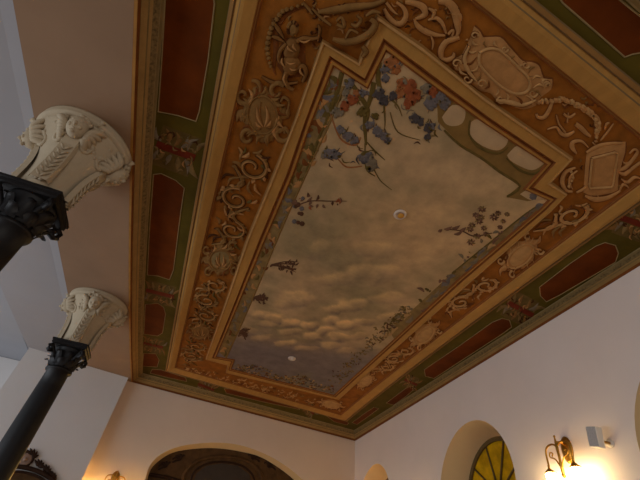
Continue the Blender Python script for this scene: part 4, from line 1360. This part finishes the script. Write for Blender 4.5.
def impost(cx, cy, label):
    t_ = empty('stucco_impost', (cx, cy, 3.385))
    tag(t_, label, 'impost', 'white stucco imposts under the beam', 'thing')
    ang = math.atan2(eL(6) - eL(2), 4) * -1
    ang -= math.radians(38)
    rot = Matrix.Rotation(ang, 3, 'Z')

    def W(x, y, z):
        v_ = rot @ Vector((x, y, 0))
        return (cx + v_.x, cy + v_.y, z)

    def half(t):
        return 0.135 + 0.045 * t + 0.175 * max(0, (t - 0.2) / 0.8) ** 2.4
    z0_, z1_ = 3.386, ZSOF
    rows = []
    for t in np.linspace(0, 1, 14):
        h_ = half(t) * 0.97
        e = 2 / (3.6 - 1.6 * min(1, t * 1.05))          # square below, round above
        row = []
        for k in range(32):
            a = 2 * math.pi * k / 32
            c_, s_ = math.cos(a), math.sin(a)
            row.append(W(h_ * math.copysign(abs(c_) ** e, c_), h_ * math.copysign(abs(s_) ** e, s_), z0_ + (z1_ - 0.05 - z0_) * t))
        rows.append(row)
    b = MB()
    b.grid(rows, 'stucco', closed=True, cap=True)
    b.build('body', t_)
    b = MB()
    prof = [(0.33, z1_ - 0.075), (0.352, z1_ - 0.065), (0.362, z1_ - 0.05), (0.352, z1_ - 0.036), (0.36, z1_ - 0.02), (0.36, z1_ - 0.001), (0.2, z1_ - 0.001)]
    b.lathe(prof, (cx, cy, 0), 'stucco', 44)
    b.build('rim', t_)
    for k in range(4):
        a = math.pi / 4 + k * math.pi / 2
        ca, sa = math.cos(a), math.sin(a)
        b = MB()
        rows = []
        for t in np.linspace(0, 0.8, 11):
            r = half(t) * (1.33 - 0.25 * t) + 0.012
            z = z0_ + (z1_ - z0_) * t
            w = 0.062
            rows.append([W(r * ca - q_ * w * sa - (0.035 if abs(q_) == 1 else 0) * ca, r * sa + q_ * w * ca - (0.035 if abs(q_) == 1 else 0) * sa, z) for q_ in (-1, -0.8, -0.55, 0, 0.55, 0.8, 1)])
        b.grid(rows, 'stucco', smooth=False)
        st_ = b.build('corner_strip', t_)
        b = MB()
        for t in np.linspace(0.05, 0.5, 7):
            r = half(t) * (1.33 - 0.25 * t) + 0.014
            z = z0_ + (z1_ - z0_) * t
            for sg in (1, -1):
                b.tube([W(r * ca, r * sa, z - 0.02), W((r + 0.012) * ca - sg * 0.022 * sa, (r + 0.012) * sa + sg * 0.022 * ca, z + 0.005), W(r * ca - sg * 0.044 * sa, r * sa + sg * 0.044 * ca, z + 0.035)], [0.005, 0.009, 0.003], 'stucco', 6)
        b.build('leaf_relief', st_)
        # cherub head with curls and wings at the top of the strip
        t = 0.76
        r = half(t) * 1.10 + 0.035
        z = z0_ + (z1_ - z0_) * t
        HS = 1.35
        c = Vector(W(r * ca, r * sa, z))
        q_ = Matrix.Rotation(a + ang - math.pi / 2, 3, 'Z') @ Matrix.Rotation(-0.35, 3, 'X')     # local +y looks outward
        b = MB()
        b.ball(c, (0.052 * HS, 0.058 * HS, 0.068 * HS), 'stucco', 16, 12, q_)
        b.ball(c + q_ @ (HS * Vector((0, 0.058, -0.008))), (0.013, 0.021, 0.021), 'stucco', 8, 6, q_)
        for sg in (1, -1):
            b.ball(c + q_ @ (HS * Vector((sg * 0.024, 0.044, -0.018))), (0.017, 0.014, 0.017), 'stucco', 8, 6, q_)
            b.ball(c + q_ @ (HS * Vector((sg * 0.02, 0.049, 0.016))), (0.011, 0.008, 0.006), 'stucco', 8, 6, q_)
            b.ball(c + q_ @ (HS * Vector((sg * 0.053, 0.0, -0.004))), (0.010, 0.014, 0.018), 'stucco', 8, 6, q_)
        b.ball(c + q_ @ (HS * Vector((0, 0.051, -0.034))), (0.016, 0.010, 0.005), 'stucco', 8, 6, q_)
        b.ball(c + q_ @ (HS * Vector((0, 0.046, -0.052))), (0.018, 0.014, 0.012), 'stucco', 8, 6, q_)
        head = b.build('cherub_head', t_)
        b = MB()
        rr_ = random.Random(k)
        for j in range(26):
            th, ph = rr_.uniform(0, 6.28), rr_.uniform(0, 1.15)
            d_ = Vector((0.054 * math.sin(ph) * math.cos(th), 0.05 * math.sin(ph) * math.sin(th) - 0.008, 0.066 * math.cos(ph) + 0.006))
            b.ball(c + q_ @ (HS * d_), 0.022, 'stucco', 7, 5)
        b.build('hair', head)
        for sg in (1, -1):
            b = MB()
            for j in range(5):
                base_ = c + q_ @ Vector((sg * 0.062, -0.005, -0.035 - 0.008 * j))
                tip = c + q_ @ Vector((sg * (0.17 - 0.02 * j), -0.06 - 0.01 * j, 0.055 - 0.045 * j))
                mid_ = (base_ + tip) / 2 + q_ @ Vector((0, 0.035, 0.014))
                b.tube([tuple(p) for p in smooth([tuple(base_), tuple(mid_), tuple(tip)], 4)], [0.012, 0.018, 0.022, 0.025, 0.025, 0.024, 0.021, 0.016, 0.008], 'stucco', 7)
            b.build('wing', t_)
    for k in range(4):
        a = k * math.pi / 2
        ca, sa = math.cos(a), math.sin(a)
        b = MB()
        for sg in (1, -1):
            pts = []
            for t in np.linspace(0, 1, 16):
                th = t * 8.0
                rr = 0.06 * (1 - 0.75 * t)
                x_, z_ = sg * (0.085 + rr * math.cos(th)), 3.80 + rr * math.sin(th)
                rad = half((z_ - z0_) / (z1_ - z0_)) * 1.0 + 0.005
                pts.append(W(rad * ca - x_ * sa, rad * sa + x_ * ca, z_))
            b.tube(pts, 0.014, 'stucco', 7)
            for j in range(22):
                x_, z_ = sg * random.uniform(0.0, 0.22), random.uniform(3.78, 3.95)
                rad = half((z_ - z0_) / (z1_ - z0_)) * 0.99
                x2, z2 = x_ + random.uniform(-0.05, 0.05), z_ + random.uniform(-0.05, 0.04)
                r2 = half((z2 - z0_) / (z1_ - z0_)) * 1.0 + 0.01
                b.tube([W(rad * ca - x_ * sa, rad * sa + x_ * ca, z_), W(r2 * ca - (x_ + x2) / 2 * sa, r2 * sa + (x_ + x2) / 2 * ca, (z_ + z2) / 2 + 0.012), W(r2 * ca - x2 * sa, r2 * sa + x2 * ca, z2)], [0.008, 0.019, 0.006], 'stucco', 6)
        b.build('scroll_relief', t_)
        for sg in (1, -1):
            b = MB()
            pts = []
            for t in np.linspace(0.0, 0.62, 8):
                rad = half(t) * 0.985
                pts.append(W(rad * ca - sg * (0.115 + 0.02 * t) * sa, rad * sa + sg * (0.115 + 0.02 * t) * ca, z0_ + (z1_ - z0_) * t))
            b.tube(pts, 0.013, 'stucco', 6)
            b.build('panel_edge', t_)
    return t_


column(-2.79, 2.40, 'black iron column with leafy capital at the left edge, nearer the camera')
impost(-2.77, 2.33, 'white stucco impost with cherub heads above the nearer black column')
column(-2.71, 4.95, 'black iron column with leafy capital, further along the beam')
impost(-2.71, 4.95, 'white stucco impost with cherub heads above the further black column')


# ------------------------------------------------------------------ wall lamps
def sconce(P, pc, label, shade='shade_glow'):
    """two-armed brass wall lamp with its plate at pc"""
    t_ = empty('wall_sconce', tuple(pc))
    tag(t_, label, 'wall lamp', 'brass wall lamps')
    d, n = P.d, P.n
    up = np.array([0, 0, 1.0])

    def L(s, z, o):
        return tuple(pc + d * (s - 0.12 * z) + up * z + n * o)
    b = MB()
    rows = []
    for o_, k in ((0.0, 1.0), (0.012, 1.0), (0.022, 0.8), (0.028, 0.4)):
        row = []
        for j in range(20):
            a = 2 * math.pi * j / 20
            row.append(L(0.065 * k * math.cos(a), 0.11 * k * math.sin(a) * (1.0 if math.sin(a) > 0 else 1.15), o_))
        rows.append(row)
    b.grid(rows, 'brass', closed=True, cap=True)
    b.build('backplate', t_)
    b = MB()
    b.tube([L(0, 0.03, 0.02), L(0, 0.05, 0.07), L(0, 0.04, 0.125)], 0.011, 'brass', 8)
    b.tube([L(0, 0.09, 0.13), L(0, 0.06, 0.13), L(0, 0.02, 0.13), L(0, -0.1, 0.13), L(0, -0.22, 0.13), L(0, -0.26, 0.13)], [0.006, 0.009, 0.014, 0.012, 0.016, 0.004], 'brass', 10)
    b.ball(L(0, 0.09, 0.13), 0.012, 'brass')
    b.ball(L(0, -0.24, 0.13), 0.02, 'brass')
    b.build('stem', t_)
    for sg in (1, -1):
        sp = 0.15
        b = MB()
        b.tube(smooth([L(0, 0.0, 0.13), L(sg * 0.05, 0.03, 0.13), L(sg * 0.12, 0.02, 0.13), L(sg * sp, -0.03, 0.13), L(sg * sp, -0.16, 0.13)], 5), 0.009, 'brass', 8)
        b.build('arm', t_)
        b = MB()
        b.tube(smooth([L(sg * 0.01, -0.17, 0.13), L(sg * 0.05, -0.10, 0.13), L(sg * 0.11, -0.07, 0.13), L(sg * 0.10, -0.035, 0.13), L(sg * 0.07, -0.045, 0.13), L(sg * 0.085, -0.07, 0.13)], 5), 0.007, 'brass', 7)
        b.build('scroll', t_)
        b = MB()
        b.lathe([(0.008, 0.06), (0.012, 0.03), (0.035, 0.012), (0.05, -0.004), (0.048, -0.01), (0.01, -0.004)], L(sg * sp, -0.19, 0.13), 'brass', 18)
        b.build('shade_cap', t_)
        b = MB()
        b.lathe([(0.03, 0.0), (0.046, -0.008), (0.05, -0.05), (0.052, -0.12), (0.05, -0.15), (0.04, -0.155), (0.02, -0.15)], L(sg * sp, -0.196, 0.13), shade, 20)
        b.build('lamp_shade', t_, 'glowing frosted glass shade')
    return t_


sconce(RW, RW.hit(567.5, 449), 'brass two-armed wall lamp, lit, on the right wall beside the small white speaker')
sconce(FW, FW.hit(115, 479), 'brass wall lamp glowing at the bottom of the far wall, left of the wide arch', 'shade_glow_warm')
sconce(RW, RW.p(4.58, 2.66), 'unseen brass wall lamp added for warm light, on the right wall between the two farther arched windows')  # added below the view as warm fill for wall and reveals
sconce(FW, FW.p(4.7, 2.5), 'unseen brass wall lamp added for warm light, on the far wall right of the wide arch')  # out of view, added to warm the far wall

# ------------------------------------------------------------------ loudspeaker
c = RW.hit(608, 440)
t_ = empty('wall_speaker', tuple(c))
tag(t_, 'small white box loudspeaker with grey front on the right wall', 'speaker')
fwd = Vector(RW.n)
q = Matrix.Rotation(math.radians(-13), 3, fwd) @ fwd.to_track_quat('Y', 'Z').to_matrix()
ctr = Vector(RW.p(np.dot(c - RW.a, RW.d), c[2], 0.14))
b = MB()
b.box(ctr, (0.096, 0.07, 0.172), 'speaker_white', q)
sb = b.build('cabinet', t_)
md = sb.modifiers.new('soft_edges', 'BEVEL')
md.width = 0.008
md.segments = 2
b = MB()
b.box(ctr + q @ Vector((0, 0.038, 0)), (0.084, 0.008, 0.157), 'speaker_grille', q)
b.build('grille', t_, 'grey cloth front')
b = MB()
base_ = Vector(RW.p(np.dot(c - RW.a, RW.d) - 0.01, c[2] - 0.03, 0.0))
b.tube([base_, base_ + Vector(RW.n) * 0.07, ctr + q @ Vector((0, -0.035, -0.02))], 0.012, 'brass', 8)
b.lathe([(0.0, 0.0), (0.035, 0.0), (0.035, 0.012), (0.0, 0.014)], base_, 'speaker_white', 16, tuple(RW.n))
b.build('bracket', t_)

# ------------------------------------------------------------------ carved crest on the aisle wall
c = GW.hit(30, 480)
t_ = empty('carved_crest', tuple(GW.hit(26, 478)))
tag(t_, 'dark carved wooden crest with round medallion on the grey aisle wall behind the further column', 'carving')


def gp(px_, py_, off=0.03):
    return GW.hit(px_, py_, off)


def gtube(b_, pts, r, m='dark_wood'):
    b_.tube([gp(*p) for p in smooth(pts, 5)], r, m, 7)


b = MB()
gtube(b, [(8, 468), (16, 466.5), (28, 468), (40, 472), (52, 479), (60, 487)], 0.03)
gtube(b, [(6, 474), (16, 471.5), (28, 473), (40, 477.5), (50, 485)], 0.018)
b.build('cornice', t_)
b = MB()
poly = [gp(*p, 0.02) for p in [(4, 490), (6, 474), (16, 471), (28, 473), (40, 477), (50, 484), (54, 492)]]
poly2 = [gp(*p, 0.001) for p in [(4, 490), (6, 474), (16, 471), (28, 473), (40, 477), (50, 484), (54, 492)]]
b.add(poly, [tuple(range(len(poly)))], 'tympanum_wood', False)
b.grid([poly, poly2], 'tympanum_wood', closed=True)
b.build('back_board', t_)
b = MB()
ctr = Vector(gp(25, 459.5, 0.02))
b.lathe([(0.0, 0.018), (0.055, 0.02), (0.085, 0.012), (0.09, 0.0), (0.0, 0.0)], ctr, 'medallion', 24, tuple(GW.n))
b.ball(ctr + Vector(GW.n) * 0.02, (0.03, 0.03, 0.03), 'medallion')
b.build('medallion', t_, 'pale round medallion')
b = MB()
b.tube([ctr + Vector(GW.d) * 0.098 * math.cos(a) + Vector((0, 0, 0.098 * math.sin(a))) + Vector(GW.n) * 0.005 for a in np.linspace(0, 2 * math.pi, 25)], 0.018, 'dark_wood', 7)
b.build('medallion_frame', t_)
for x_, y_, a0, n_, ln_ in ((31, 456, -0.9, 5, 8), (38, 466, -0.8, 5, 7), (45, 471, -0.7, 5, 7), (51, 477, -0.6, 5, 6), (16, 458, -2.4, 4, 6)):
    b = MB()
    for k in range(n_):
        a = a0 + (k - n_ / 2) * 0.5
        p0, p1 = gp(x_, y_, 0.012), gp(x_ + ln_ * math.cos(a), y_ + ln_ * math.sin(a), 0.03)
        pm = (Vector(p0) + Vector(p1)) / 2 + Vector(gp(x_ + 1, y_ + 1)) - Vector(gp(x_, y_))
        b.tube([tuple(p) for p in smooth([tuple(p0), tuple(pm), tuple(p1)], 3)], [0.012, 0.018, 0.022, 0.022, 0.018, 0.012, 0.004], 'dark_wood', 6)
    b.build('carved_leaf', t_)
